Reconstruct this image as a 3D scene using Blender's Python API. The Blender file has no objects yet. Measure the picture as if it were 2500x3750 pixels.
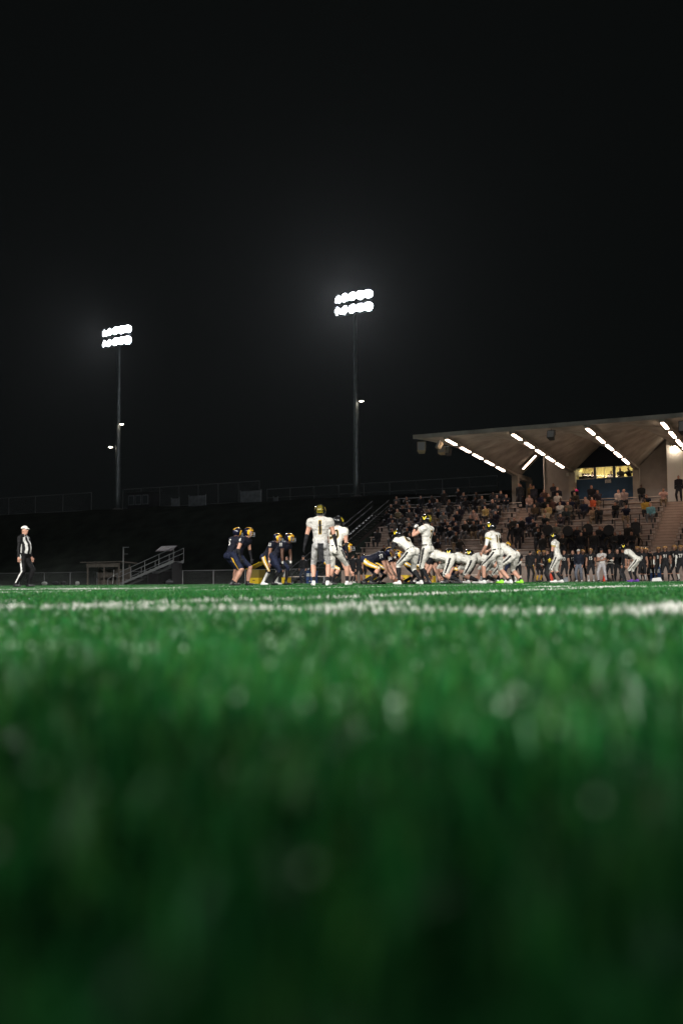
import bpy, bmesh, math, random
import numpy as np
from mathutils import Vector, Matrix, kdtree
from mathutils.bvhtree import BVHTree

random.seed(7)
np.random.seed(7)
SC = bpy.context.scene
COL = SC.collection
V = Vector
R = math.radians

# ------------------------------------------------------------------ camera
CAM_H = 0.088
FPX = 3750 * 35 / 36.0           # focal length in photo pixels
cam_d = bpy.data.cameras.new('camera')
cam_d.sensor_fit = 'VERTICAL'
cam_d.sensor_height = 36
cam_d.sensor_width = 24
cam_d.lens = 35
cam_d.clip_start = 0.01
cam_d.clip_end = 2000
cam_d.dof.use_dof = True
cam_d.dof.focus_distance = 25
cam_d.dof.aperture_fstop = 2.4
cam_d.dof.aperture_blades = 9
cam = bpy.data.objects.new('camera', cam_d)
COL.objects.link(cam)
cam.matrix_world = Matrix.Translation((0, 0, CAM_H)) @ Matrix.Rotation(R(90 + 4.015), 4, 'X') @ Matrix.Rotation(R(-0.42), 4, 'Z')
SC.camera = cam

# ------------------------------------------------------------------ night sky
W = bpy.data.worlds.new('World')
SC.world = W
W.use_nodes = True
bg = W.node_tree.nodes['Background']
bg.inputs[0].default_value = (0.82, 1.0, 0.98, 1)
bg.inputs[1].default_value = 0.0032
SC.view_settings.view_transform = 'Standard'
SC.view_settings.look = 'None'
SC.view_settings.exposure = 0.0
SC.view_settings.gamma = 1.0
SC.cycles.use_denoising = True
SC.cycles.denoising_prefilter = 'ACCURATE'
SC.cycles.max_bounces = 5
SC.cycles.diffuse_bounces = 2
SC.cycles.glossy_bounces = 2
SC.cycles.transmission_bounces = 3
SC.cycles.volume_bounces = 0
SC.cycles.sample_clamp_indirect = 4.0
SC.cycles.use_light_tree = True

# field axes: U runs along the sidelines, N runs across the field away from the camera
ANG = R(28)
UX, UY = math.cos(ANG), -math.sin(ANG)
NX, NY = math.sin(ANG), math.cos(ANG)
SIDE_N = 2.25                     # near sideline
def UN(u, n, z=0.0):
    return V((u * UX + n * NX, u * UY + n * NY, z))
FIELD_ROT = Matrix.Rotation(-ANG, 4, 'Z')
def at(px, D, z=0.0):             # a photo column at a known distance on the ground
    return V(((px - 1250) / FPX * D, D, z))

# ------------------------------------------------------------------ materials
MATS = {}
def mat(name, col, rough=0.7, spec=0.4, metal=0.0, emit=0.0, vary=0.0, scale=20.0, bump=0.0, objcol=False, bumpd=0.02, emitcol=None, attr=None, dirt=None):
    if name in MATS:
        return MATS[name]
    m = bpy.data.materials.new(name)
    m.use_nodes = True
    nt = m.node_tree
    b = nt.nodes['Principled BSDF']
    b.inputs['Base Color'].default_value = (*col, 1)
    b.inputs['Roughness'].default_value = rough
    b.inputs['Metallic'].default_value = metal
    b.inputs['Specular IOR Level'].default_value = spec
    if emit:
        b.inputs['Emission Color'].default_value = (*(emitcol or col), 1)
        b.inputs['Emission Strength'].default_value = emit
    src = None
    if objcol:
        oi = nt.nodes.new('ShaderNodeObjectInfo')
        src = oi.outputs['Color']
    if attr:
        at_ = nt.nodes.new('ShaderNodeAttribute')
        at_.attribute_name = attr
        src = at_.outputs['Color']
    if vary or bump or dirt:
        tc = nt.nodes.new('ShaderNodeTexCoord')
        nz = nt.nodes.new('ShaderNodeTexNoise')
        nz.inputs['Scale'].default_value = scale
        nz.inputs['Detail'].default_value = 6
        nt.links.new(tc.outputs['Object'], nz.inputs['Vector'])
        if vary:
            mp = nt.nodes.new('ShaderNodeMapRange')
            mp.inputs['From Min'].default_value = 0.3
            mp.inputs['From Max'].default_value = 0.7
            mp.inputs['To Min'].default_value = 1 - vary
            mp.inputs['To Max'].default_value = 1 + vary
            nt.links.new(nz.outputs['Fac'], mp.inputs['Value'])
            mx = nt.nodes.new('ShaderNodeMix')
            mx.data_type = 'RGBA'
            mx.blend_type = 'MULTIPLY'
            mx.inputs[0].default_value = 1
            if src:
                nt.links.new(src, mx.inputs[6])
            else:
                mx.inputs[6].default_value = (*col, 1)
            nt.links.new(mp.outputs[0], mx.inputs[7])
            src = mx.outputs[2]
        if dirt:
            n2 = nt.nodes.new('ShaderNodeTexNoise')
            n2.inputs['Scale'].default_value = 7
            n2.inputs['Detail'].default_value = 5
            nt.links.new(tc.outputs['Object'], n2.inputs['Vector'])
            mp2 = nt.nodes.new('ShaderNodeMapRange')
            mp2.inputs['From Min'].default_value = 0.55
            mp2.inputs['From Max'].default_value = 0.75
            mp2.inputs['To Max'].default_value = 0.5
            nt.links.new(n2.outputs['Fac'], mp2.inputs['Value'])
            m2 = nt.nodes.new('ShaderNodeMix')
            m2.data_type = 'RGBA'
            nt.links.new(mp2.outputs[0], m2.inputs[0])
            if src:
                nt.links.new(src, m2.inputs[6])
            else:
                m2.inputs[6].default_value = (*col, 1)
            m2.inputs[7].default_value = (*dirt, 1)
            src = m2.outputs[2]
        if bump:
            bp = nt.nodes.new('ShaderNodeBump')
            bp.inputs['Strength'].default_value = bump
            bp.inputs['Distance'].default_value = bumpd
            nt.links.new(nz.outputs['Fac'], bp.inputs['Height'])
            nt.links.new(bp.outputs[0], b.inputs['Normal'])
    if src:
        nt.links.new(src, b.inputs['Base Color'])
    MATS[name] = m
    return m

# ------------------------------------------------------------------ object helpers
def tag(o, label=None, cat=None, group=None, kind=None):
    if label: o['label'] = label
    if cat: o['category'] = cat
    if group: o['group'] = group
    if kind: o['kind'] = kind
    return o
def empty(name, loc=(0, 0, 0), rz=0.0):
    o = bpy.data.objects.new(name, None)
    o.empty_display_size = 0.2
    COL.objects.link(o)
    o.location = loc
    o.rotation_euler = (0, 0, rz)
    return o
def link(name, me, parent=None, mx=None):
    o = bpy.data.objects.new(name, me)
    COL.objects.link(o)
    if parent: o.parent = parent
    if mx is not None: o.matrix_local = mx
    return o
def mesh(name, verts, faces, mats, smooth=False, fm=None):
    me = bpy.data.meshes.new(name)
    me.from_pydata([tuple(v) for v in verts], [], faces)
    for m in (mats if isinstance(mats, (list, tuple)) else [mats]):
        me.materials.append(m)
    if fm is not None: me.polygons.foreach_set('material_index', fm)
    if smooth: me.polygons.foreach_set('use_smooth', [True] * len(me.polygons))
    me.update()
    return me

class MB:
    """collects simple solids into one mesh"""
    def __init__(self): self.v, self.f = [], []
    def add(self, vs, fs):
        k = len(self.v)
        self.v += [V(p) for p in vs]
        self.f += [tuple(i + k for i in f) for f in fs]
        return self
    def box(self, c, s, mx=None):
        x, y, z = (k / 2 for k in s)
        vs = [V((i * x, j * y, k * z)) for i in (-1, 1) for j in (-1, 1) for k in (-1, 1)]
        if mx is not None: vs = [mx @ p for p in vs]
        vs = [p + V(c) for p in vs]
        return self.add(vs, [(0, 1, 3, 2), (4, 6, 7, 5), (0, 4, 5, 1), (2, 3, 7, 6), (0, 2, 6, 4), (1, 5, 7, 3)])
    def tube(self, pts, r, n=8, r2=None):
        pts = [V(p) for p in pts]
        rings = []
        for i, p in enumerate(pts):
            t = (pts[min(i + 1, len(pts) - 1)] - pts[max(i - 1, 0)]).normalized()
            a = t.cross(V((0, 0, 1)) if abs(t.z) < 0.95 else V((1, 0, 0))).normalized()
            b = t.cross(a)
            rr = r if r2 is None else r + (r2 - r) * i / (len(pts) - 1)
            rings.append([p + (a * math.cos(q) + b * math.sin(q)) * rr for q in [2 * math.pi * k / n for k in range(n)]])
        vs = [p for g in rings for p in g]
        fs = []
        for i in range(len(rings) - 1):
            for k in range(n):
                fs.append((i * n + k, i * n + (k + 1) % n, (i + 1) * n + (k + 1) % n, (i + 1) * n + k))
        fs.append(tuple(range(n)))
        fs.append(tuple(range(len(vs) - n, len(vs)))[::-1])
        return self.add(vs, fs)
    def lathe(self, prof, c=(0, 0, 0), n=16, mx=None):
        """prof: (radius, z) pairs round the local z axis"""
        vs = []
        for r, z in prof:
            for k in range(n):
                q = 2 * math.pi * k / n
                p = V((r * math.cos(q), r * math.sin(q), z))
                vs.append((mx @ p if mx is not None else p) + V(c))
        fs = []
        for i in range(len(prof) - 1):
            for k in range(n):
                fs.append((i * n + k, i * n + (k + 1) % n, (i + 1) * n + (k + 1) % n, (i + 1) * n + k))
        fs.append(tuple(range(n))[::-1])
        fs.append(tuple(range(len(vs) - n, len(vs))))
        return self.add(vs, fs)
    def prism(self, poly, d):
        """poly: list of 3-D points, d: extrusion vector"""
        n = len(poly)
        vs = [V(p) for p in poly] + [V(p) + V(d) for p in poly]
        return self.add(vs, [tuple(range(n))[::-1], tuple(range(n, 2 * n))] + [(i, (i + 1) % n, n + (i + 1) % n, n + i) for i in range(n)])
    def me(self, name, m, smooth=False):
        bm = bmesh.new()
        me = mesh(name, self.v, self.f, m)
        bm.from_mesh(me)
        bmesh.ops.recalc_face_normals(bm, faces=bm.faces)
        bm.to_mesh(me)
        bm.free()
        if smooth: me.polygons.foreach_set('use_smooth', [True] * len(me.polygons))
        return me
    def build(self, name, m, parent=None, smooth=False):
        return link(name, self.me(name, m, smooth), parent)

# ------------------------------------------------------------------ floodlights: they are what lights the field
M_steel = mat('pole_steel', (0.22, 0.24, 0.25), 0.45, 0.5, 0.6, vary=0.15, scale=3)
M_lampshell = mat('lamp_shell', (0.30, 0.31, 0.32), 0.4, 0.5, 0.7)
M_flood = mat('floodlight_lens', (1, 1, 1), 0.3, emit=400, emitcol=(0.93, 0.97, 1.0))
M_small = mat('small_lamp_lens', (1, 1, 1), 0.3, emit=30, emitcol=(1.0, 0.86, 0.66))

def lamp_meshes():
    shell = MB().lathe([(0.10, -0.30), (0.17, -0.26), (0.24, -0.12), (0.31, 0.0), (0.32, 0.02), (0.30, 0.015)], n=18).me('lamp_shell', M_lampshell, True)
    lens = MB().lathe([(0.285, 0.018), (0.24, 0.05), (0.12, 0.075), (0.02, 0.08)], n=18).me('lens', M_flood, True)
    vis = MB()
    for k in range(9):
        q0, q1 = R(180 * k / 9), R(180 * (k + 1) / 9)
        p = [V((0.325 * math.cos(q), 0.325 * math.sin(q), z)) for q, z in ((q0, 0.0), (q1, 0.0), (q1, 0.20), (q0, 0.20))]
        vis.add(p, [(0, 1, 2, 3)])
    return shell, lens, vis.me('visor', M_lampshell)
LAMP = lamp_meshes()

def floodlight_tower(u, n, z0, top, power, aim, label, cols=5, facing=-1, arms=True, tint=(0.97, 0.985, 1.0), cone=96, shield=None, blend=1.0):
    """pole on the ground at (u, n); lamps on two crossarms face across the field (facing -1: towards smaller n)"""
    base = UN(u, n, z0)
    root = empty('floodlight_tower', base, -ANG)
    tag(root, label, 'floodlight', 'floodlight towers round the field')
    h = top - z0
    MB().tube([(0, 0, h * k / 10) for k in range(11)], 0.30, 14, 0.13).build('pole', M_steel, root, True)
    MB().lathe([(0.5, -0.02), (0.5, 0.25), (0.34, 0.28)], n=16).build('base', mat('concrete', (0.3, 0.29, 0.28), 0.9, vary=0.2, scale=6), root)
    halfw = 0.37 * (cols - 1)
    for zz in (h - 0.2, h - 1.15):
        MB().box((0, 0, zz), (2 * halfw + 0.3, 0.12, 0.12)).build('crossarm', M_steel, root)
    yaw = 0.0 if facing < 0 else math.pi
    for row, zz in enumerate((h + 0.15, h - 0.95)):
        for k in range(cols):
            x = -halfw + 2 * halfw * k / (cols - 1)
            y = 0.42 * facing
            tilt = R(58 + 3 * ((k * 7 + row * 3) % 4))
            swing = R((-50 + 78 * k / (cols - 1)) * (1 if facing < 0 else 0.2) + [-4, 3, -2, 5, 0][(k + row) % 5])
            mx = Matrix.Translation((x, y, zz)) @ Matrix.Rotation(yaw + swing, 4, 'Z') @ Matrix.Rotation(tilt, 4, 'X')
            lamp = link('lamp', LAMP[0], root, mx @ Matrix.Scale(1.2, 4))
            link('lens', LAMP[1], lamp)
            link('visor', LAMP[2], lamp)
            MB().tube([(x, 0.03 * facing, zz - 0.35), (x, y * 0.6, zz - 0.1)], 0.035, 6).build('bracket', M_steel, root)
    if arms:
        for side, zz, arm in ((1, h * 0.483, 0.30), (-1, h * 0.36, 0.42)):
            if side < 0 and arms == 1: continue
            MB().tube([(side * 0.15, -0.1, zz - 1.6 if side > 0 else zz - 0.1), (side * 0.26, -0.1, zz), (side * (0.3 + arm), -0.15, zz + 0.04)], 0.04, 6).build('side_arm', M_steel, root)
            s = MB().box((side * (0.35 + arm), -0.2, zz + 0.06), (0.36, 0.24, 0.10)).build('side_lamp', M_lampshell, root)
            MB().box((side * (0.35 + arm), -0.24, zz - 0.02), (0.30, 0.22, 0.04)).build('lens', M_small, s)
    nb = cols if shield else 1
    for q in range(nb):
        off = 0.0 if nb == 1 else -halfw + 2 * halfw * q / (nb - 1)
        ld = bpy.data.lights.new('floodlight_beam', 'SPOT')
        ld.energy = power / nb
        ld.color = tint
        ld.spot_size = R(cone)
        ld.spot_blend = blend
        ld.shadow_soft_size = 0.07 if shield else 0.8
        lo = bpy.data.objects.new('floodlight_beam', ld)
        COL.objects.link(lo)
        p = UN(u + off, n + 1.4 * facing, top - 0.4)
        lo.location = p
        lo.rotation_euler = (V(aim) - p).to_track_quat('-Z', 'Y').to_euler()
    if shield:   # unseen plates added before the beams to cut light off the far bank
        d_ = 2.6
        zs = (top - 0.4 - z0) - d_ * math.tan(R(shield))
        MB().box((0, (1.4 + d_) * facing, zs + 0.9), (9.0, 0.05, 1.8)).build('light_blocker', M_lampshell, root)
        MB().box((0, (1.4 + d_ / 2) * facing, zs + 1.85), (9.0, d_ + 3.0, 0.05)).build('blocker_top', M_lampshell, root)
        for sx in (-1, 1): MB().tube([(sx * 1.4, 0, h - 1.2), (sx * 3.0, (1.4 + d_) * facing, zs + 0.2)], 0.04, 6).build('blocker_strut', M_steel, root)
    return root

TOWER_N = 76.0
far_aim = UN(-20, 22, 0)
floodlight_tower(-38.9, TOWER_N, 7.2, 24.6, 90000, far_aim, 'tall floodlight tower with blazing lamps rising behind the dark end of the bleachers', cols=5, arms=1)
floodlight_tower(-65.35, TOWER_N, 7.2, 24.9, 60000, UN(-58, 20, 0), 'tall floodlight tower on the dark bank above the shed and stairs', cols=5, arms=2)
WARM = (1.0, 0.975, 0.92)
floodlight_tower(16.0, -20.0, 0.0, 24.0, 84000, UN(-16, 22, 0), 'floodlight tower behind the near sideline, in line with the photographer', cols=5, facing=1, arms=0, tint=WARM, cone=110, shield=16.2)
floodlight_tower(-30.0, -20.0, 0.0, 24.0, 78000, UN(-16, 28, 0), 'floodlight tower behind the near sideline, to the left of the photographer', cols=5, facing=1, arms=0, tint=WARM, cone=60, shield=16.2, blend=0.3)
floodlight_tower(43.0, -20.0, 0.0, 24.0, 120000, UN(-24, 36, 0), 'unseen floodlight tower added far to the right of the photographer to soften shadows', cols=5, facing=1, arms=0, tint=WARM, cone=42, shield=16.2, blend=0.7)  # added unseen tower: second key direction that softens the near shadow
floodlight_tower(-11.0, -21.0, 0.0, 24.0, 6500, UN(-12, 22, 0), 'unseen fill light tower added behind the near sideline, between the two bright ones', cols=4, facing=1, arms=0, tint=WARM, cone=120, shield=16.2)  # added unseen tower: weak fill for the shadowed near turf

# ------------------------------------------------------------------ ground, field and lines
M_dirt = mat('dirt', (0.03, 0.033, 0.03), 0.95, 0.1, vary=0.4, scale=0.6)
M_bank = mat('bank_grass', (0.013, 0.017, 0.012), 0.95, 0.1, vary=0.5, scale=0.8)
M_white_paint = mat('line_paint', (0.72, 0.71, 0.68), 0.7, 0.2, vary=0.2, scale=40)
M_blue_paint = mat('blue_paint', (0.05, 0.10, 0.25), 0.7, 0.2, vary=0.2, scale=40)

def uv_quad(name, u0, u1, n0, n1, z, m, kind='structure', parent=None):
    me = mesh(name, [UN(u0, n0, z), UN(u1, n0, z), UN(u1, n1, z), UN(u0, n1, z)], [(0, 1, 2, 3)], m)
    o = link(name, me, parent)
    if kind and not parent: o['kind'] = kind
    return o
g = link('ground', mesh('ground', [(-900, -900, -0.03), (900, -900, -0.03), (900, 900, -0.03), (-900, 900, -0.03)], [(0, 1, 2, 3)], M_dirt))
g['kind'] = 'structure'

def turf_material():
    m = bpy.data.materials.new('turf_ground')
    m.use_nodes = True
    nt = m.node_tree
    b = nt.nodes['Principled BSDF']
    b.inputs['Roughness'].default_value = 0.75
    b.inputs['Specular IOR Level'].default_value = 0.0
    tc = nt.nodes.new('ShaderNodeTexCoord')
    n1 = nt.nodes.new('ShaderNodeTexNoise'); n1.inputs['Scale'].default_value = 60; n1.inputs['Detail'].default_value = 8
    n2 = nt.nodes.new('ShaderNodeTexNoise'); n2.inputs['Scale'].default_value = 0.35; n2.inputs['Detail'].default_value = 4
    r1 = nt.nodes.new('ShaderNodeValToRGB')
    r1.color_ramp.elements[0].position = 0.35; r1.color_ramp.elements[0].color = (0.003, 0.012, 0.005, 1)
    r1.color_ramp.elements[1].position = 0.68; r1.color_ramp.elements[1].color = (0.008, 0.05, 0.015, 1)
    mx = nt.nodes.new('ShaderNodeMix'); mx.data_type = 'RGBA'; mx.blend_type = 'MULTIPLY'; mx.inputs[0].default_value = 0.6
    nt.links.new(tc.outputs['Object'], n1.inputs['Vector'])
    nt.links.new(tc.outputs['Object'], n2.inputs['Vector'])
    nt.links.new(n1.outputs['Fac'], r1.inputs[0])
    nt.links.new(r1.outputs[0], mx.inputs[6])
    nt.links.new(n2.outputs['Fac'], mx.inputs[7])
    nt.links.new(mx.outputs[2], b.inputs['Base Color'])
    return m
M_turf = turf_material()
uv_quad('turf_field', -110, 60, -9, 57.5, 0.0, M_turf)

YARD0 = -2.3
FAR_SIDE = 51.55
def painted_rects():
    """every painted rectangle on the field: (name, u0, u1, n0, n1)"""
    L = [('sideline', -70, 25, SIDE_N, SIDE_N + 0.12), ('sideline', -70, 25, FAR_SIDE, FAR_SIDE + 1.2)]
    for k in range(-13, 5):
        u = YARD0 + 4.572 * k
        L.append(('yard_line', u - 0.055, u + 0.055, SIDE_N + 0.2, FAR_SIDE - 0.1))
    for k in range(-28, 14):
        if k % 5 == 0: continue
        u = YARD0 + 0.9144 * k
        for n0 in (SIDE_N + 0.2, SIDE_N + 16.26, SIDE_N + 31.9, FAR_SIDE - 0.75):
            L.append(('hash_mark', u - 0.05, u + 0.05, n0, n0 + 0.62))
    # the numerals either side of each ten-yard line (4 0, 3 0, ...), feet towards the near sideline
    seg = {'4': 'fbgc', '0': 'abcdef', '5': 'afgcd', '3': 'abgcd'}
    def digit(ch, u0, n0, w=1.25, h=2.2, t=0.30):
        s = {'a': (u0, u0 + w, n0 + h - t, n0 + h), 'd': (u0, u0 + w, n0, n0 + t), 'g': (u0, u0 + w, n0 + h / 2 - t / 2, n0 + h / 2 + t / 2),
             'f': (u0, u0 + t, n0 + h / 2, n0 + h), 'e': (u0, u0 + t, n0, n0 + h / 2), 'b': (u0 + w - t, u0 + w, n0 + h / 2, n0 + h), 'c': (u0 + w - t, u0 + w, n0, n0 + h / 2)}
        for c in seg[ch]: L.append(('yard_number', *s[c]))
    for k, ch in ((0, '4'), (-2, '3')):
        u = YARD0 + 4.572 * k
        digit(ch, u - 0.35 - 1.25, SIDE_N + 9.0)
        digit('0', u + 0.35, SIDE_N + 9.0)
    return L
RECTS = painted_rects()
for nm, u0, u1, n0, n1 in RECTS:
    z = {'sideline': 0.004, 'yard_line': 0.0045, 'hash_mark': 0.004, 'yard_number': 0.004}[nm]
    uv_quad(nm, u0, u1, n0, n1, z + (0.0005 * random.random() if nm == 'yard_number' else 0), M_white_paint)

# turf blades, real geometry out to where single fibres can no longer be seen
def turf_blades():
    zones = [  # d0, d1, per m2, width, height, triangles per blade, half width slope, extra
        (-0.4, 1.2, 8500, 0.0030, 0.026, 3, 0.46, 1.7),
        (1.2, 4.2, 6000, 0.0037, 0.024, 3, 0.46, 1.7),
        (4.2, 10.0, 2200, 0.0063, 0.021, 3, 0.44, 1.7),
        (10.0, 30.0, 480, 0.010, 0.018, 1, 0.42, 1.5),
        (30.0, 64.0, 110, 0.022, 0.016, 1, 0.40, 1.5)]
    vs, ts, cs, wh = [], [], [], []
    off = 0
    for d0, d1, den, w, h, nt, sl, ex in zones:
        A = (d1 - d0) * 2 * (sl * max((d0 + d1) / 2, 0.2) + ex)
        N = int(den * A)
        y = np.random.uniform(d0, d1, N * 2)
        hwmax = sl * d1 + ex
        x = np.random.uniform(-hwmax, hwmax, N * 2)
        ok = np.abs(x) < sl * np.maximum(y, 0.05) + ex
        x, y = x[ok][:N], y[ok][:N]
        N = len(x)
        # fibres stand in tufts
        tx, ty = np.round(x / 0.012) * 0.012, np.round(y / 0.012) * 0.012
        x = x * 0.5 + tx * 0.5 + np.random.normal(0, 0.001, N); y = y * 0.5 + ty * 0.5 + np.random.normal(0, 0.001, N)
        # keep clear of the lens itself
        ok = (x * x + y * y) > 0.03 ** 2
        x, y = x[ok], y[ok]; N = len(x)
        u = x * UX + y * UY; n = x * NX + y * NY
        paint = np.zeros(N, bool)
        for nm, u0, u1, n0, n1 in RECTS:
            paint |= (u > u0) & (u < u1) & (n > n0) & (n < n1)
        a = np.random.uniform(0, 2 * np.pi, N)
        hh = h * np.clip(np.random.normal(0.9, 0.28, N), 0.35, 1.7)
        ww = w * np.random.uniform(0.6, 1.2, N)
        la = np.random.uniform(0, 2 * np.pi, N) ; lm = np.abs(np.random.normal(0.35, 0.35, N)) * hh
        dx, dy = np.cos(a) * ww / 2, np.sin(a) * ww / 2
        lx, ly = np.cos(la) * lm, np.sin(la) * lm
        z0 = np.full(N, -0.004)
        if nt == 3:
            P = np.stack([np.stack([x - dx, y - dy, z0], 1), np.stack([x + dx, y + dy, z0], 1),
                          np.stack([x + lx * .35 - dx * .9, y + ly * .35 - dy * .9, hh * .62], 1), np.stack([x + lx * .35 + dx * .9, y + ly * .35 + dy * .9, hh * .62], 1),
                          np.stack([x + lx, y + ly, hh], 1)], 1)
            T = np.array([[0, 1, 3], [0, 3, 2], [2, 3, 4]])
        else:
            P = np.stack([np.stack([x - dx, y - dy, z0], 1), np.stack([x + dx, y + dy, z0], 1), np.stack([x + lx, y + ly, hh], 1)], 1)
            T = np.array([[0, 1, 2]])
        k = P.shape[1]
        T = (T[None] + (np.arange(N) * k)[:, None, None] + off).reshape(-1, 3)
        off += N * k
        def vn(sc):
            gx, gy = x / sc, y / sc
            ix, iy = np.floor(gx).astype(int), np.floor(gy).astype(int)
            fx, fy = gx - ix, gy - iy
            hsh = lambda a_, b_: (np.sin(a_ * 127.1 + b_ * 311.7 + sc * 17) * 43758.5453) % 1.0
            return (hsh(ix, iy) * (1 - fx) + hsh(ix + 1, iy) * fx) * (1 - fy) + (hsh(ix, iy + 1) * (1 - fx) + hsh(ix + 1, iy + 1) * fx) * fy
        br = np.random.uniform(0.6, 1.35, N) * (0.25 + 0.8 * vn(0.03) + 0.7 * vn(0.11))
        # two fibre shades of the turf
        shade = np.random.rand(N) < 0.35
        col = np.where(shade[:, None], np.array([[0.034, 0.132, 0.024]]), np.array([[0.012, 0.104, 0.022]])) * br[:, None]
        worn = np.random.rand(N) < 0.05
        pc = np.array([[0.74, 0.73, 0.69]]) * np.random.uniform(0.75, 1.05, N)[:, None]
        col = np.where((paint & ~worn)[:, None], pc, col)
        C = np.repeat(np.concatenate([col, np.ones((N, 1))], 1), k, axis=0)
        vs.append(P.reshape(-1, 3)); ts.append(T); cs.append(C)
    vs = np.concatenate(vs); ts = np.concatenate(ts); cs = np.concatenate(cs)
    me = bpy.data.meshes.new('turf_blades')
    me.vertices.add(len(vs)); me.vertices.foreach_set('co', vs.astype(np.float32).ravel())
    me.loops.add(len(ts) * 3); me.loops.foreach_set('vertex_index', ts.astype(np.int32).ravel())
    me.polygons.add(len(ts)); me.polygons.foreach_set('loop_start', (np.arange(len(ts)) * 3).astype(np.int32))
    ca = me.color_attributes.new('tint', 'FLOAT_COLOR', 'POINT')
    ca.data.foreach_set('color', cs.astype(np.float32).ravel())
    me.update(calc_edges=True)
    m = mat('turf_fibre', (0.02, 0.15, 0.04), 0.40, 0.28, attr='tint')
    nt = m.node_tree
    pb = nt.nodes['Principled BSDF']; at_ = [q for q in nt.nodes if q.type == 'ATTRIBUTE'][0]
    tr = nt.nodes.new('ShaderNodeBsdfTranslucent'); ms = nt.nodes.new('ShaderNodeMixShader'); ms.inputs[0].default_value = 0.25
    nt.links.new(at_.outputs['Color'], tr.inputs[0])
    nt.links.new(pb.outputs[0], ms.inputs[1]); nt.links.new(tr.outputs[0], ms.inputs[2])
    nt.links.new(ms.outputs[0], nt.nodes['Material Output'].inputs[0])
    me.materials.append(m)
    o = link('turf_blades', me)
    tag(o, 'green and white artificial turf fibres standing on the field', 'turf', kind='stuff')
turf_blades()

# pale specks added on the nearest fibres, painting in round out-of-focus glints
def turf_glints():
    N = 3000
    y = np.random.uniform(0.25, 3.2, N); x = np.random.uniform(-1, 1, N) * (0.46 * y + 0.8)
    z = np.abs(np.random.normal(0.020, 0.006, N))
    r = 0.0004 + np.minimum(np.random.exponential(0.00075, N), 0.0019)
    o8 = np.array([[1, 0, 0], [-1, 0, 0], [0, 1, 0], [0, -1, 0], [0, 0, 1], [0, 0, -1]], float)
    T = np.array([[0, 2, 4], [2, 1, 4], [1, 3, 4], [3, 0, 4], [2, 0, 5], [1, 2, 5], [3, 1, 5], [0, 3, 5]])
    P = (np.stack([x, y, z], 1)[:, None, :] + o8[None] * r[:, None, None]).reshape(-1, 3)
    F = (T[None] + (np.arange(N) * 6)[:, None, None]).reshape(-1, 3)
    o = link('turf_glints', mesh('turf_glints', P.tolist(), F.tolist(), mat('glint_speck', (0.56, 0.74, 0.54), 0.2, 0.8), True))
    tag(o, 'pale specks standing in for light glints on the near turf fibres', 'glint_speck', kind='stuff')
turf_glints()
# ------------------------------------------------------------------ bank behind the field
def bank_z(u, n):
    if u < -33.2:
        t = min(max((n - 61.0) / 13.0, 0), 1)
        t = t * t * (3 - 2 * t)
        z = 7.2 * t
    else:
        t = min(max((n - 73.2) / 1.6, 0), 1)
        z = 7.2 * t
    if n > 80: z += (n - 80) * 0.02
    return z - 0.015 + 0.10 * math.sin(u * 0.7 + n) * (1 if z > 0.3 else 0)
us = [-170 + 4 * k for k in range(34)] + [-33.3, -33.1] + [-30 + 4 * k for k in range(26)]
ns = [60.2 + 1.0 * k for k in range(16)] + [77, 80, 90, 110, 150]
vs = [UN(u, n, bank_z(u, n)) for u in us for n in ns]
k = len(ns)
fs = [(i * k + j, (i + 1) * k + j, (i + 1) * k + j + 1, i * k + j + 1) for i in range(len(us) - 1) for j in range(k - 1)]
o = link('bank', mesh('bank', vs, fs, M_bank))
o['kind'] = 'structure'
M_track = mat('track_surface', (0.045, 0.04, 0.042), 0.9, 0.2, vary=0.3, scale=2)
uv_quad('running_track', -150, 60, 57.5, 61.5, -0.008, M_track)

# ------------------------------------------------------------------ common materials
M_conc = mat('concrete', (0.3, 0.29, 0.28), 0.9, vary=0.2, scale=6)
M_step = mat('stand_concrete', (0.36, 0.28, 0.24), 0.9, 0.2, vary=0.25, scale=3, bump=0.3)
M_aisle = mat('aisle_concrete', (0.44, 0.33, 0.27), 0.9, 0.2, vary=0.10, scale=2)
M_plank = mat('bench_plank', (0.60, 0.50, 0.44), 0.55, 0.4, vary=0.2, scale=3)
M_roofc = mat('roof_concrete', (0.36, 0.325, 0.28), 0.85, 0.2, vary=0.25, scale=1.2, bump=0.15)
M_grey = mat('wall_grey', (0.34, 0.31, 0.29), 0.9, 0.2, vary=0.1, scale=2)
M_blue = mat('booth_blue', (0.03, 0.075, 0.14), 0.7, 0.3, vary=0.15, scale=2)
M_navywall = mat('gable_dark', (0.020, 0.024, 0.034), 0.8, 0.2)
M_rail = mat('galvanised_rail', (0.35, 0.36, 0.37), 0.5, 0.5, 0.3)
M_fence = mat('fence_steel', (0.17, 0.175, 0.18), 0.6, 0.4)
M_dullrail = mat('dull_rail', (0.045, 0.045, 0.047), 0.85, 0.1)
M_dark = mat('dark_metal', (0.03, 0.03, 0.032), 0.6, 0.4)
M_tube = mat('fluorescent_tube', (1, 0.9, 0.8), 0.4, emit=20, emitcol=(1.0, 0.74, 0.56))
M_whitewall = mat('white_wall', (0.75, 0.72, 0.68), 0.8, 0.2)
M_yellow = mat('yellow_plastic', (0.62, 0.42, 0.015), 0.5, 0.4, vary=0.1)
M_bluep = mat('blue_plastic', (0.03, 0.07, 0.20), 0.5, 0.4)
M_white = mat('white_plastic', (0.7, 0.7, 0.68), 0.5, 0.4)

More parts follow.
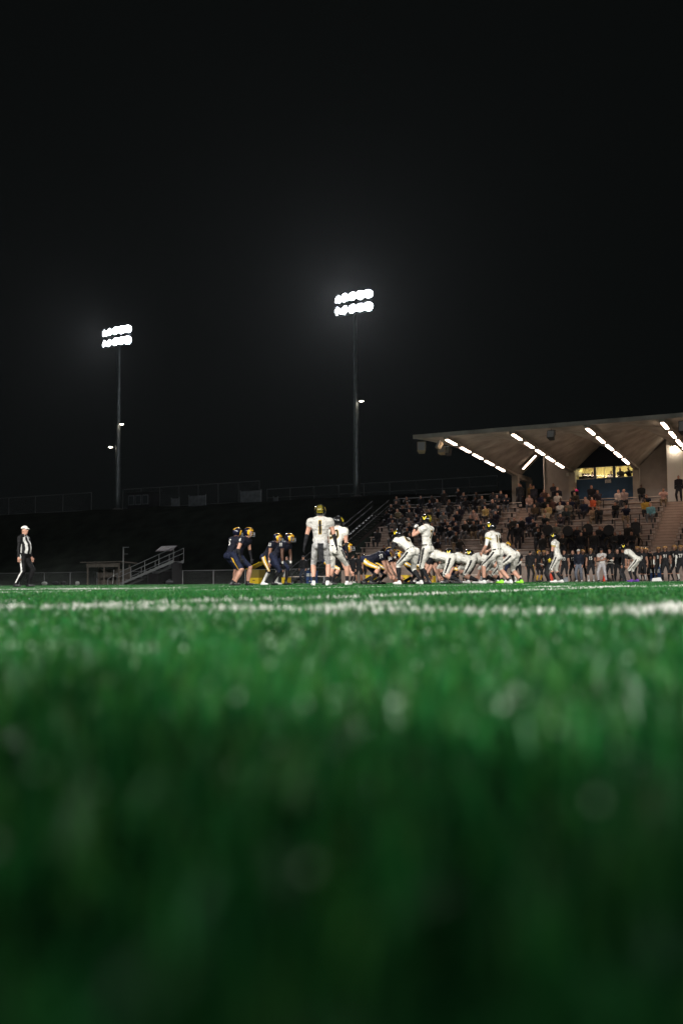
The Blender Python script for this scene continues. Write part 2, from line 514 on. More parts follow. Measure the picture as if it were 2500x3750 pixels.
def glass_mat():
    m = bpy.data.materials.new('window_glass')
    m.use_nodes = True
    nt = m.node_tree
    nt.nodes.remove(nt.nodes['Principled BSDF'])
    out = nt.nodes['Material Output']
    t = nt.nodes.new('ShaderNodeBsdfTransparent'); t.inputs[0].default_value = (0.9, 0.92, 0.9, 1)
    g = nt.nodes.new('ShaderNodeBsdfGlossy'); g.inputs['Roughness'].default_value = 0.05
    mx = nt.nodes.new('ShaderNodeMixShader'); mx.inputs[0].default_value = 0.06
    nt.links.new(t.outputs[0], mx.inputs[1]); nt.links.new(g.outputs[0], mx.inputs[2]); nt.links.new(mx.outputs[0], out.inputs[0])
    return m
M_glass = glass_mat()

# ------------------------------------------------------------------ grandstand: bleachers
B0U, B0N = -20.0, 58.4
ROWS, TREAD, RISE, Z0 = 12, 0.7, 0.385, 0.85
def row_z(k): return Z0 + RISE * k
def row_n(k): return B0N + TREAD * k
SECT = [(-31.0, -21.25), (-20.0, -11.55), (-10.3, 4.0)]
AISLE = [(-21.25, -20.0), (-11.55, -10.3)]
bl = empty('bleachers', UN(B0U, B0N), -ANG)
tag(bl, 'stepped concrete bleachers with long bench planks and two stairways', 'bleachers')
def lb(u, n, z): return V((u - B0U, n - B0N, z))
MB().box(lb(-13.5, B0N - 0.1, Z0 / 2), (35.0, 0.2, Z0)).build('front_wall', M_step, bl)
for k in range(ROWS):
    z, n = row_z(k), row_n(k)
    for (a, b) in SECT:
        d = TREAD + (3.8 if k == ROWS - 1 else 0)
        MB().box(lb((a + b) / 2, n + d / 2, z - 0.25), (b - a, d, 0.5)).build('step', M_step, bl)
        # the bench: two boards on brackets
        L = b - a - 0.15
        pl = MB().box(lb((a + b) / 2, n + 0.50, z + 0.40), (L, 0.27, 0.045)).build('bench_plank', M_plank, bl)
        MB().box(lb((a + b) / 2, n + 0.655, z + 0.22), (L, 0.03, 0.16)).build('riser_board', M_plank, bl)
        nb = max(2, int(L / 1.9))
        for q in range(nb):
            x = a + 0.3 + (L - 0.45) * q / (nb - 1)
            MB().box(lb(x, n + 0.50, z + 0.19), (0.06, 0.22, 0.38)).build('bracket', M_dark, bl)
    for (a, b) in AISLE:
        d = TREAD / 2
        for h in (0, 1):
            MB().box(lb((a + b) / 2, n + d * (h + 0.5) + (1.9 if (k == ROWS - 1 and h) else 0), z - RISE / 2 + h * RISE / 2 - 0.25), (b - a - 0.01, d + (3.8 if (k == ROWS - 1 and h) else 0), 0.5)).build('stair_tread', M_aisle, bl)
            MB().box(lb((a + b) / 2, n + d * h + 0.02, z - RISE / 2 + h * RISE / 2 + 0.008), (b - a - 0.06, 0.05, 0.014)).build('nosing', M_dark, bl)
# guard posts standing up between the rows (short dark stubs)
for k in range(0, ROWS - 1, 1):
    for (a, b) in SECT[1:]:
        for q in range(4):
            x = a + 0.9 + (k * 0.83 + q * 2.6) % (b - a - 1.2)
            MB().tube([lb(x, row_n(k) + 0.3, row_z(k) - 0.02), lb(x, row_n(k) + 0.3, row_z(k) + 0.62)], 0.035, 6).build('guard_post', M_dark, bl)

def railing(name, label, pts, h, rails=(1.0, 0.5), post=2.0, r=0.025, wire=False, group=None, m=None):
    """pts: ground points in field coordinates (u, n, z)"""
    m = m or M_rail
    base = V(pts[0])
    root = empty(name, UN(*pts[0]), -ANG)
    tag(root, label, 'fence' if wire else 'railing', group)
    P = [V(p) - base for p in pts]
    for f in rails:
        MB().tube([p + V((0, 0, h * f)) for p in P], r, 6).build('rail', m, root)
    for a, b in zip(P[:-1], P[1:]):
        L = (b - a).length
        c = max(1, int(round(L / post)))
        for q in range(c + 1):
            p = a + (b - a) * q / c
            MB().tube([p + V((0, 0, -0.05)), p + V((0, 0, h + 0.02))], r * 1.2, 6).build('post', m, root)
        if wire:
            mb = MB()
            dd = (b - a).normalized()
            nn = V((-dd.y, dd.x, 0)) * 0.004
            st = 0.16
            for q in range(int(L / st)):
                for sgn in (1, -1):
                    x0 = q * st if sgn > 0 else q * st + h
                    x1 = x0 + sgn * h
                    if x1 < 0 or x1 > L or x0 > L: continue
                    p0 = a + dd * x0 + V((0, 0, 0.02)); p1 = a + dd * x1 + V((0, 0, h))
                    mb.add([p0 - dd * .004, p0 + dd * .004, p1 + dd * .004, p1 - dd * .004], [(0, 1, 2, 3)])
            if mb.v:
                w = mb.build('chain_link', m, root)
                w['kind'] = 'stuff'
    return root
ZT = row_z(ROWS - 1)
railing('back_railing', 'thin metal railing along the top of the unlit bleachers', [(-31.0, 67.2, ZT), (-22.9, 67.2, ZT)], 1.15, (1.0, 0.55), 2.6, m=M_fence)
# stairway climbing the open end of the bleachers
st = empty('end_stairway', UN(-32.0, 54.6), -ANG)
tag(st, 'long metal stairway with handrails climbing the open end of the bleachers', 'stairs')
NS = 24
for q in range(NS):
    n_, z_ = 0.25 + 11.6 * q / NS, ZT * (q + 1) / NS
    MB().box((0, n_, z_ - 0.03), (1.3, 0.42, 0.05)).build('tread', M_dark, st)
for s in (-1, 1):
    MB().prism([(s * 0.67 - 0.03, 0.0, 0.0), (s * 0.67 - 0.03, 0.35, 0.0), (s * 0.67 - 0.03, 11.9, ZT - 0.25), (s * 0.67 - 0.03, 11.9, ZT)], (0.06, 0, 0)).build('stringer', M_dark, st)
    for hh in (1.0, 0.6):
        MB().tube([(s * 0.67, 0.0, hh), (s * 0.67, 11.8, ZT + hh)], 0.02, 6).build('handrail', M_dullrail, st)
    for q in range(7):
        n_ = 0.05 + 11.7 * q / 6; zz = ZT * n_ / 11.8
        MB().tube([(s * 0.67, n_, zz - 0.1), (s * 0.67, n_, zz + 1.0)], 0.02, 6).build('post', M_dullrail, st)

# ------------------------------------------------------------------ grandstand: folded concrete roof
VAL = [-22.15, -18.05, -13.75, -9.7, -5.6, -1.5, 2.6]
RDG = [-24.25, -20.1, -15.9, -11.75, -7.65, -3.55, 0.55, 4.65]
NF, NR, ZF, ZV, ZR = 55.0, 68.0, 8.72, 7.62, 9.55
roof = empty('grandstand_roof', UN(-22.15, NR, ZT), -ANG)
tag(roof, 'folded concrete canopy roof cantilevered over the lit bleachers', 'roof')
def lr(u, n, z): return V((u + 22.15, n - NR, z - ZT))
folds = []
for i in range(7): folds += [(RDG[i], ZR), (VAL[i], ZV)]
folds.append((RDG[7], ZR))
for (ua, za), (ub, zb) in zip(folds[:-1], folds[1:]):
    NQ = 6
    vs, fs = [], []
    for q in range(NQ + 1):
        t = q / NQ
        n = NF + (NR + 1.2 - NF) * t
        tt = min(1.0, (n - NF) / (NR - NF))
        A = lr(ua, n, ZF + (za - ZF) * tt); Bq = lr(ub, n, ZF + (zb - ZF) * tt)
        vs += [A, Bq, A + V((0, 0, 0.16)), Bq + V((0, 0, 0.16))]
    for q in range(NQ):
        a, b = q * 4, q * 4 + 4
        fs += [(a, b, b + 1, a + 1), (a + 2, a + 3, b + 3, b + 2)]
        fs += [(a, a + 2, b + 2, b), (a + 1, b + 1, b + 3, a + 3)]
    fs += [(0, 1, 3, 2), (NQ * 4, NQ * 4 + 2, NQ * 4 + 3, NQ * 4 + 1)]
    link('roof_panel', mesh('roof_panel', vs, fs, M_roofc), roof)
MB().box(lr((RDG[0] + RDG[7]) / 2, NF - 0.06, ZF + 0.10), (RDG[7] - RDG[0], 0.12, 0.24)).build('fascia', M_roofc, roof)
for i, u in enumerate(VAL):
    def vp(t, dz=0.0): return lr(u, NF + (NR - NF) * t, ZF + (ZV - ZF) * t + dz)
    sl = math.atan2(ZV - ZF, NR - NF)
    mid = vp(0.5, -0.06)
    MB().box(mid, (0.30, (NR - NF) / math.cos(sl), 0.16), Matrix.Rotation(sl, 3, 'X')).build('valley_beam', M_roofc, roof)
    for t0 in (0.01, 0.19, 0.36, 0.53, 0.70):
        c = vp(t0 + 0.055, -0.20)
        f = MB().box(c + V((0, 0, 0.045)), (0.26, 1.62, 0.04), Matrix.Rotation(sl, 3, 'X')).build('light_fitting', M_dark, roof)
        MB().box(c, (0.16, 1.45, 0.06), Matrix.Rotation(sl, 3, 'X')).build('tube', M_tube, f)
    MB().tube([vp(-0.0, -0.17), vp(0.95, -0.17)], 0.02, 5).build('conduit', M_rail, roof)
    # the two columns carrying each valley
    MB().box(lr(u, NR, (ZT + ZV) / 2 - 0.1), (0.42, 0.42, ZV - ZT - 0.05)).build('column', M_roofc, roof)
    MB().box(lr(u, NR + 3.2, (ZT + ZV) / 2 - 0.1), (0.38, 0.38, ZV - ZT)).build('column', M_roofc, roof)
    MB().box(lr(u, NR + 1.6, ZV - 0.12), (0.34, 3.2, 0.34)).build('tie_beam', M_roofc, roof)
# tube along the first rear gable edge
pa, pb = lr(VAL[0], NR - 0.1, ZV), lr(RDG[1], NR - 0.1, ZR)
c = pa.lerp(pb, 0.53) + V((0, -0.05, -0.24))
sl = math.atan2(pb.z - pa.z, pb.x - pa.x)
f = MB().box(c + V((0, 0, 0.06)), (1.45, 0.22, 0.04), Matrix.Rotation(-sl, 3, 'Y')).build('light_fitting', M_dark, roof)
MB().box(c, (1.3, 0.13, 0.06), Matrix.Rotation(-sl, 3, 'Y')).build('tube', M_tube, f)

# loudspeakers and spotlights hung from the roof
def hung_box(u, n, z, w, d, h, yaw, tilt, label, name='loudspeaker', m=None, dz=0.35):
    root = empty(name, UN(u, n, z), -ANG + yaw)
    tag(root, label, 'speaker' if name == 'loudspeaker' else 'spotlight', 'fixtures hung under the roof edge')
    mx = Matrix.Rotation(tilt, 3, 'X')
    bd = [(-w / 2, -d / 2, -h / 2), (w / 2, -d / 2, -h / 2), (w * .35, d / 2, -h / 2), (-w * .35, d / 2, -h / 2)]
    MB().prism([mx @ V(p) for p in bd], mx @ V((0, 0, h))).build('cabinet', m or M_dark, root)
    MB().box(mx @ V((0, -d / 2 - 0.012, 0)), (w * 0.86, 0.02, h * 0.86), mx).build('grille', M_rail, root)
    MB().tube([(-w / 2 - .02, 0, 0), (-w / 2 - .02, 0, h / 2 + .06), (0, 0, h / 2 + 0.08), (0, 0, h / 2 + dz), (0, 0, h / 2 + 0.08), (w / 2 + .02, 0, h / 2 + .06), (w / 2 + .02, 0, 0)], 0.018, 5).build('yoke', M_dark, root)
M_speak = mat('speaker_tan', (0.38, 0.31, 0.20), 0.7)
hung_box(-24.0, 55.6, 8.22, 0.5, 0.45, 0.6, R(20), R(-18), 'grey loudspeaker hung at the outer corner of the canopy roof', m=M_speak)
hung_box(-22.7, 55.3, 8.25, 0.22, 0.3, 0.5, R(-25), R(-30), 'slim pale spotlight under the canopy edge by the first tube', name='spotlight', m=M_speak)
hung_box(-24.05, 59.0, 8.45, 0.45, 0.4, 0.5, R(10), R(-15), 'loudspeaker under the end edge of the canopy, beside another', m=M_speak)
hung_box(-24.05, 60.0, 8.5, 0.45, 0.4, 0.5, R(-10), R(-20), 'loudspeaker under the end edge of the canopy, farther from the field', m=M_dark)
hung_box(-15.9, 55.5, 8.35, 0.42, 0.4, 0.45, 0, R(-18), 'dark loudspeaker under the front edge above the press booth')
hung_box(-8.6, 55.5, 8.2, 0.6, 0.5, 0.65, 0, R(-18), 'dark loudspeaker under the front edge past the last tubes')

# ------------------------------------------------------------------ back walls and the press booth
NB = 68.35
def lw(u, z, n=NB): return V((u + 22.15, n - NR, z - ZT))
wl = empty('back_wall', UN(-22.15, NR, ZT), -ANG)
tag(wl, 'grey back wall under the canopy, on both sides of the press booth', 'wall')
def gable(u, lo, zl, hi, zh): return zl + (zh - zl) * (u - lo) / (hi - lo)
MB().prism([lw(-20.1, ZT - .4), lw(-18.1, ZT - .4), lw(-18.1, ZV + .02), lw(-20.1, ZR - .02)], (0, 0.2, 0)).build('wall_panel', M_grey, wl)
MB().prism([lw(-13.7, ZT - .4), lw(-11.75, ZT - .4), lw(-11.75, ZR - .02), lw(-13.7, ZV + .02)], (0, 0.2, 0)).build('wall_panel', M_grey, wl)
MB().prism([lw(-11.74, ZT - .4, NB - .5), lw(-9.9, ZT - .4, NB - .5), lw(-9.9, ZV + .1, NB - .5), lw(-11.74, ZR - .12, NB - .5)], (0, 0.2, 0)).build('wall_panel', M_whitewall, wl)
MB().prism([lw(-9.7, ZT - .4), lw(-3.6, ZT - .4), lw(-3.6, ZR - .02), lw(-5.6, ZV), lw(-7.65, ZR - .02), lw(-9.7, ZV + .02)], (0, 0.2, 0)).build('wall_panel', M_grey, wl)
wlamp = MB().box(lw(-11.2, 8.85, NB - .62), (0.34, 0.2, 0.10)).build('wall_lamp', M_dark, wl)
MB().box(lw(-11.2, 8.78, NB - .66), (0.28, 0.16, 0.05)).build('lens', mat('wall_lamp_lens', (1, .9, .8), emit=90, emitcol=(1.0, .82, .62)), wlamp)
MB().tube([lw(-20.15, ZT - .3, NB - .06), lw(-20.15, ZR - .3, NB - .06)], 0.045, 8).build('downpipe', M_whitewall, wl)
MB().box(lw(-18.3, 7.42, NB - .14), (0.45, 0.2, 0.22)).build('emergency_light', M_whitewall, wl)

bt = empty('press_booth', UN(-15.9, NB, ZT), -ANG)
tag(bt, 'blue press booth with three lit windows below the gable', 'booth')
def lp(u, z, dn=0.0): return V((u + 15.9, dn, z - ZT))
UL, UR_ = -18.05, -13.72
WZ0, WZ1 = 7.03, 7.83
WIN = [(-17.93, -16.66), (-16.55, -15.36), (-15.24, -14.02), (-13.92, -13.78)]
M_frame = mat('window_frame', (0.55, 0.53, 0.5), 0.5, 0.4)
MB().box(lp((UL + UR_) / 2, (ZT - .4 + WZ0) / 2, 0.1), (UR_ - UL, 0.2, WZ0 - ZT + .4)).build('front_panel', M_blue, bt)
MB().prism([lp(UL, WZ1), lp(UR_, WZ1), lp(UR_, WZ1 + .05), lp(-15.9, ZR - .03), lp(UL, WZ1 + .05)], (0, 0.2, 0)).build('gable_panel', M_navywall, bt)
edges = [UL] + [e for w in WIN for e in w] + [UR_]
for a, b in zip(edges[0::2], edges[1::2]):
    MB().box(lp((a + b) / 2, (WZ0 + WZ1) / 2, 0.1), (b - a, 0.2, WZ1 - WZ0)).build('mullion', M_blue, bt)
for wi, (a, b) in enumerate(WIN):
    fr = MB()
    t = 0.035
    fr.box(lp((a + b) / 2, WZ0 + t / 2, -0.01), (b - a, 0.06, t)).box(lp((a + b) / 2, WZ1 - t / 2, -0.01), (b - a, 0.06, t))
    fr.box(lp(a + t / 2, (WZ0 + WZ1) / 2, -0.01), (t, 0.06, WZ1 - WZ0 - 2 * t)).box(lp(b - t / 2, (WZ0 + WZ1) / 2, -0.01), (t, 0.06, WZ1 - WZ0 - 2 * t))
    if wi == 1: fr.box(lp((a + b) / 2, (WZ0 + WZ1) / 2, 0.0), (0.04, 0.05, WZ1 - WZ0 - 2 * t))
    fo = fr.build('window', M_frame, bt)
    MB().box(lp((a + b) / 2, (WZ0 + WZ1) / 2, 0.05), (b - a - 2 * t, 0.008, WZ1 - WZ0 - 2 * t)).build('pane', M_glass, fo)
M_room = mat('booth_room', (0.62, 0.52, 0.27), 0.8, vary=0.06, scale=2)
rb = MB()
rb.box(lp((UL + UR_) / 2, 7.2, 2.6), (UR_ - UL, 0.1, 3.0))
rb.box(lp(UL + .05, 7.2, 1.4), (0.1, 2.3, 3.0)).box(lp(UR_ - .05, 7.2, 1.4), (0.1, 2.3, 3.0))
rb.build('room_walls', M_room, bt)
MB().box(lp((UL + UR_) / 2, 8.3, 1.4), (UR_ - UL - .2, 2.3, 0.08)).build('room_ceiling', M_room, bt)
MB().box(lp((UL + UR_) / 2, ZT + .35, 1.4), (UR_ - UL - .2, 2.3, 0.08)).build('room_floor', M_dark, bt)
M_boothlamp = mat('booth_lamp', (1, 1, 0.9), 0.4, emit=80, emitcol=(1.0, 0.86, 0.5))
for u in (-17.1, -15.9, -14.7):
    f = MB().box(lp(u, 8.24, 1.35), (0.8, 0.25, 0.05)).build('ceiling_lamp', M_white, bt)
    MB().box(lp(u, 8.20, 1.35), (0.74, 0.2, 0.03)).build('diffuser', M_boothlamp, f)
MB().box(lp((UL + UR_) / 2, WZ0 - .08, 0.45), (UR_ - UL - .2, 0.5, 0.05)).build('counter', M_dark, bt)
# monitor on the counter, seen through the first window
mo = empty('monitor', UN(-17.35, NB + .5, WZ0 - 0.055), -ANG)
tag(mo, 'dark monitor on the counter behind the first booth window', 'monitor')
MB().box((0, 0, 0.33), (0.52, 0.05, 0.36)).build('screen', M_dark, mo)
MB().box((0, 0, 0.09), (0.06, 0.05, 0.16)).build('stand', M_dark, mo)
MB().box((0, 0, 0.01), (0.24, 0.18, 0.02)).build('foot', M_dark, mo)
# slatted vent below the middle window
vt = empty('wall_vent', UN(-15.72, NB, 6.68), -ANG)
tag(vt, 'pale slatted vent on the blue booth wall below the windows', 'vent')
MB().box((0, -0.02, 0.14), (0.44, 0.04, 0.28)).build('frame', M_dark, vt)
for q in range(5): MB().box((-0.17 + 0.085 * q, -0.05, 0.14), (0.05, 0.03, 0.24)).build('slat', M_white, vt)

# ------------------------------------------------------------------ fences and things along the far side
railing('track_fence', 'low chain link fence along the foot of the dark bank', [(-100, 59.6, 0), (-34, 59.6, 0)], 1.0, (1.0,), 2.75, 0.022, wire=True, group='chain link fences')
railing('bank_fence', 'tall chain link fence along the top of the dark bank', [(-64, TOWER_N - 0.8, 7.2), (-48.3, TOWER_N - 0.8, 7.2)], 2.0, (1.0, 0.08), 2.24, 0.03, wire=True, group='chain link fences', m=M_fence)
railing('bank_fence', 'chain link fence on the bank top left of the floodlight tower', [(-98, TOWER_N - 0.8, 7.2), (-68, TOWER_N - 0.8, 7.2)], 1.9, (1.0, 0.08), 3.75, 0.03, wire=True, group='chain link fences', m=M_fence)
railing('bank_railing', 'long thin railing on the bank top beyond the open end of the bleachers', [(-47.5, TOWER_N - 0.8, 7.2), (-33, TOWER_N - 0.8, 7.2), (-26, TOWER_N - 0.8, 7.2)], 1.2, (1.0, 0.35), 2.4, 0.025, m=M_fence)

M_banner = mat('banner', (0.20, 0.21, 0.23), 0.8, vary=0.3, scale=3)
def banner(u, n, w, h, z, label):
    root = empty('banner', UN(u, n, bank_z(u, n)), -ANG)
    tag(root, label, 'banner', 'banners along the bank top')
    zb = z - bank_z(u, n)
    MB().box((0, 0, zb + h / 2), (w, 0.03, h)).build('sheet', M_banner, root)
    for s in (-1, 1): MB().tube([(s * w / 2, 0.03, -0.1), (s * w / 2, 0.03, zb + h + .1)], 0.03, 6).build('post', M_rail, root)
banner(-54.2, 73.9, 1.9, 1.0, 7.05, 'wide pale banner below the bank top fence')
banner(-56.7, 73.9, 0.9, 0.9, 7.0, 'small pale banner beside the wide one on the bank')
banner(-48.4, 73.9, 2.2, 1.1, 7.1, 'large banner on the bank nearest the bleachers')
banner(-45.8, 73.9, 0.45, 1.0, 6.5, 'narrow upright banner on the bank beside the large one')

hut = empty('bank_hut', UN(-61.6, 74.6, bank_z(-61.6, 74.6)), -ANG)
tag(hut, 'small dark hut with three pale windows on the bank top', 'hut')
MB().box((0, 0.8, 0.6), (2.6, 1.6, 1.8)).build('wall', M_dark, hut)
MB().prism([(-1.45, -0.15, 1.5), (1.45, -0.15, 1.5), (1.45, 1.8, 1.75), (-1.45, 1.8, 1.75)], (0, 0, 0.08)).build('roof', M_dark, hut)
for x in (-0.85, 0.0, 0.85):
    w_ = MB().box((x, -0.02, 0.85), (0.74, 0.05, 0.95)).build('window', M_banner, hut)
    MB().box((x, -0.05, 0.85), (0.56, 0.012, 0.75)).build('pane', mat('dull_glass', (0.08, 0.09, 0.1), 0.2, 0.5), w_)

sh = empty('field_shelter', UN(-50.6, 57.9), -ANG)
tag(sh, 'low open shelter with flat roof against the track fence', 'shelter')
M_wood = mat('weathered_wood', (0.16, 0.14, 0.12), 0.85, vary=0.25, scale=5)
for x in (-1.5, 0.1, 1.5):
    for y in (-0.6, 0.6): MB().box((x, y, 0.82), (0.09, 0.09, 1.64)).build('post', M_wood, sh)
MB().prism([(-2.0, -0.9, 1.66), (2.0, -0.9, 1.66), (2.0, 0.9, 1.56), (-2.0, 0.9, 1.56)], (0, 0, 0.07)).build('roof', M_wood, sh)
MB().box((0, -0.68, 1.45), (3.1, 0.05, 0.28)).build('fascia', M_wood, sh)
for q in range(6): MB().box((-1.27 + 0.51 * q, 0.66, 0.6), (0.49, 0.03, 1.15)).build('back_board', M_wood, sh)
MB().box((0.2, 0.1, 0.62), (2.0, 0.5, 0.05)).build('counter', M_wood, sh)
cl = empty('leaning_pole', UN(-49.5, 56.9), -ANG)
tag(cl, 'thin pale pole leaning against the open shelter', 'pole')
MB().tube([(0.16, 0, 0), (0.0, 0.35, 1.1)], 0.018, 6).build('shaft', M_white, cl)
MB().lathe([(0.03, 0), (0.03, 0.06), (0.015, 0.08)], (0.16, 0, 0), 8).build('foot', M_dark, cl)

lp_ = empty('lamp_post', UN(-48.6, 57.2), -ANG)
tag(lp_, 'thin grey post with two short arms beside the metal stairs', 'post')
MB().tube([(0, 0, 0), (0, 0, 2.78)], 0.045, 8).build('pole', M_rail, lp_)
MB().tube([(0, 0, 2.74), (0.5, 0, 2.74)], 0.03, 6).build('arm', M_rail, lp_)
MB().tube([(0, 0, 2.25), (0.42, 0, 2.25)], 0.02, 6).build('arm', M_rail, lp_)

kb = empty('ticket_kiosk', UN(-48.4, 62.5, bank_z(-48.4, 62.5) - .05), -ANG)
tag(kb, 'small dark kiosk with a pale pitched roof behind the metal stairs', 'kiosk')
MB().box((0, 0, 1.2), (1.1, 0.9, 2.4)).build('wall', M_dark, kb)
kr = MB().prism([(-0.85, -0.75, 2.35), (0.65, -0.75, 2.35), (0.65, 0, 2.75), (-0.85, 0, 2.75)], (0, 0, 0.05)).build('roof_slope', mat('kiosk_roof', (0.36, 0.29, 0.30), 0.8, vary=0.3, scale=6), kb)
MB().prism([(-0.85, 0.02, 2.75), (0.65, 0.02, 2.75), (0.65, 0.75, 2.35), (-0.85, 0.75, 2.35)], (0, 0, 0.05)).build('roof_slope', M_dark, kb)
for q in range(5): MB().box((-0.7 + 0.3 * q, -0.38, 2.61), (0.03, 0.74, 0.03), Matrix.Rotation(0.49, 3, 'X')).build('seam', M_rail, kb)
MB().box((0.62, -0.6, 1.2), (0.06, 0.06, 2.35)).build('post', M_dark, kb)

ms = empty('metal_stairs', UN(-49.6, 58.3), -ANG)
tag(ms, 'short metal stairs with double handrails beside the track fence', 'stairs')
SL, SH = 5.2, 1.78
for y in (-0.6, 0.6):
    MB().prism([(0, y - .03, 0), (0.4, y - .03, 0), (SL, y - .03, SH - .22), (SL, y - .03, SH)], (0, 0.06, 0)).build('stringer', M_rail, ms)
    for hh in (0.85, 0.5): MB().tube([(0.0, y, hh), (SL, y, SH + hh)], 0.028, 6).build('handrail', M_rail, ms)
    MB().tube([(-0.9, y, 0.42), (0.0, y, 0.85)], 0.028, 6).build('handrail', M_rail, ms)
    MB().tube([(-0.9, y, 0.0), (-0.9, y, 0.44)], 0.025, 6).build('post', M_rail, ms)
    for q in range(5):
        x = SL * q / 4
        MB().tube([(x, y, max(0, SH * q / 4 - .1)), (x, y, SH * q / 4 + .87)], 0.024, 6).build('post', M_rail, ms)
for q in range(9): MB().box((0.35 + (SL - .4) * q / 8.5, 0, SH * (q + 1) / 9.6 - 0.02), (0.30, 1.14, 0.035)).build('tread', M_rail, ms)
for x in (SL * .55, SL * .97):
    MB().box((x, 0, SH * x / SL / 2 - .1), (0.08, 1.1, SH * x / SL - .15)).build('support', M_dark, ms)

# far-off lamps beyond the bank
for i, (px, py) in enumerate(((6, 1893), (57, 1911), (91, 1890))):
    D = 150
    p = at(px, D)
    z = (2139 - py) * D / FPX
    zb = bank_z(p.x * UX + p.y * UY, p.x * NX + p.y * NY)
    r_ = empty('street_lamp', (p.x, p.y, zb))
    tag(r_, 'tiny far street lamp glowing beyond the bank above the referee', 'street lamp', 'far street lamps')
    MB().tube([(0, 0, -0.3), (0, 0, z - zb)], 0.06, 6).build('pole', M_dark, r_)
    MB().box((0, -0.1, z - zb), (0.3, 0.2, 0.16)).build('lamp', mat('far_lamp', (1, .7, .4), emit=5 if i == 1 else 2, emitcol=(1, .75, .5)) if i == 1 else mat('far_lamp_dim', (1, .9, .8), emit=0.8, emitcol=(1, .95, .9)), r_)

# ------------------------------------------------------------------ things on the far sideline
def side_at(px, n):
    r = (px - 1250) / FPX
    u = n * (NY * r - NX) / (UX - UY * r)
    return u, n
def crate(px, n, w, d, h, label, m=M_yellow, lid=True):
    u, n = side_at(px, n)
    root = empty('equipment_box', UN(u, n), -ANG)
    tag(root, label, 'box', 'boxes on the far sideline')
    MB().box((0, 0, h / 2), (w, d, h)).build('body', m, root)
    MB().box((0, 0, h + 0.015), (w + .03, d + .03, 0.03)).build('lid', m, root)
    MB().box((0, -d / 2 - .008, h * .62), (w * .22, 0.016, 0.05)).build('handle', M_dark, root)
crate(935, 54.2, 0.72, 0.4, 0.36, 'yellow equipment box under the folded yellow cover')
crate(1047, 54.0, 0.45, 0.4, 0.36, 'small yellow equipment box beside the long team bench')
crate(1357, 53.6, 0.55, 0.4, 0.46, 'yellow equipment box behind the crouching player over the ball')
crate(1482, 53.4, 0.50, 0.4, 0.42, 'yellow equipment box behind the player bending over in number 6')
crate(1577, 53.2, 0.35, 0.4, 0.36, 'narrow yellow equipment box behind the crouching white linemen')
u, n = side_at(938, 54.8)
cv = empty('covered_cart', UN(u, n), -ANG)
tag(cv, 'equipment cart under a sloping yellow cover', 'cart')
MB().prism([(-.5, -.5, .95), (.55, -.5, 1.38), (.55, .5, 1.40), (-.5, .5, .97)], (0, 0, 0.04)).build('cover', M_yellow, cv)
MB().box((0, 0, 0.62), (0.9, 0.8, 0.6)).build('box', mat('dull_yellow', (0.16, 0.12, 0.02), 0.7), cv)
for x in (-.38, .38):
    for y in (-.36, .36):
        MB().lathe([(0.11, -.03), (0.12, 0), (0.11, .03)], (x, y, 0.12), 12, Matrix.Rotation(R(90), 3, 'X')).build('wheel', M_dark, cv)
        MB().box((x, y, 0.25), (0.05, 0.05, 0.3)).build('leg', M_dark, cv)
def bench(px, n, L, label):
    u, n = side_at(px, n)
    root = empty('team_bench', UN(u, n), -ANG)
    tag(root, label, 'bench', 'team benches')
    MB().box((0, 0, 0.44), (L, 0.3, 0.05)).build('seat', M_plank, root)
    for x in (-L * .42, 0, L * .42):
        MB().box((x, 0, 0.21), (0.06, 0.26, 0.42)).build('leg', M_rail, root)
bench(1120, 55.3, 3.2, 'long pale team bench behind the coach in the beanie')
bench(1760, 55.0, 4.5, 'long pale team bench behind the white linemen')
def cooler(px, n, label):
    u, n = side_at(px, n)
    root = empty('cooler', UN(u, n), -ANG)
    tag(root, label, 'cooler', 'blue coolers')
    MB().box((0, 0, 0.36), (0.62, 0.42, 0.72)).build('body', M_bluep, root)
    MB().box((0, 0, 0.76), (0.66, 0.46, 0.08)).build('lid', M_bluep, root)
    MB().box((0, -.22, 0.55), (0.5, 0.02, 0.2)).build('panel', M_white, root)
    MB().box((0, -.24, 0.14), (0.07, 0.06, 0.07)).build('tap', M_white, root)
cooler(1140, 54.9, 'blue cooler with a pale panel beside the coach in the beanie')
cooler(2395, 55.6, 'blue cooler between the black clad sideline players')
M_bag = mat('bag_cloth', (0.03, 0.03, 0.035), 0.8, vary=0.3)
for i, (px, w) in enumerate(((165, .45), (205, .5), (235, .35), (285, .3), (620, .6))):
    u, n = side_at(px, 56.3)
    root = empty('kit_bag', UN(u, n), -ANG + 0.3 * i)
    tag(root, 'small dark kit bag lying on the edge of the far turf', 'bag', 'kit bags on the far sideline')
    MB().lathe([(0.02, -w * .5), (0.10, -w * .47), (0.13, -w * .3), (0.14, 0), (0.13, w * .3), (0.10, w * .47), (0.02, w * .5)], (0, 0, 0.13), 12, Matrix.Rotation(R(90), 3, 'Y')).build('body', M_bag if i not in (0, 3) else mat('pale_cloth', (.4, .42, .4), .8), root, True)
    MB().tube([(-w * .2, 0, .25), (-w * .12, 0, .34), (w * .12, 0, .34), (w * .2, 0, .25)], 0.012, 5).build('handle', M_dark, root)
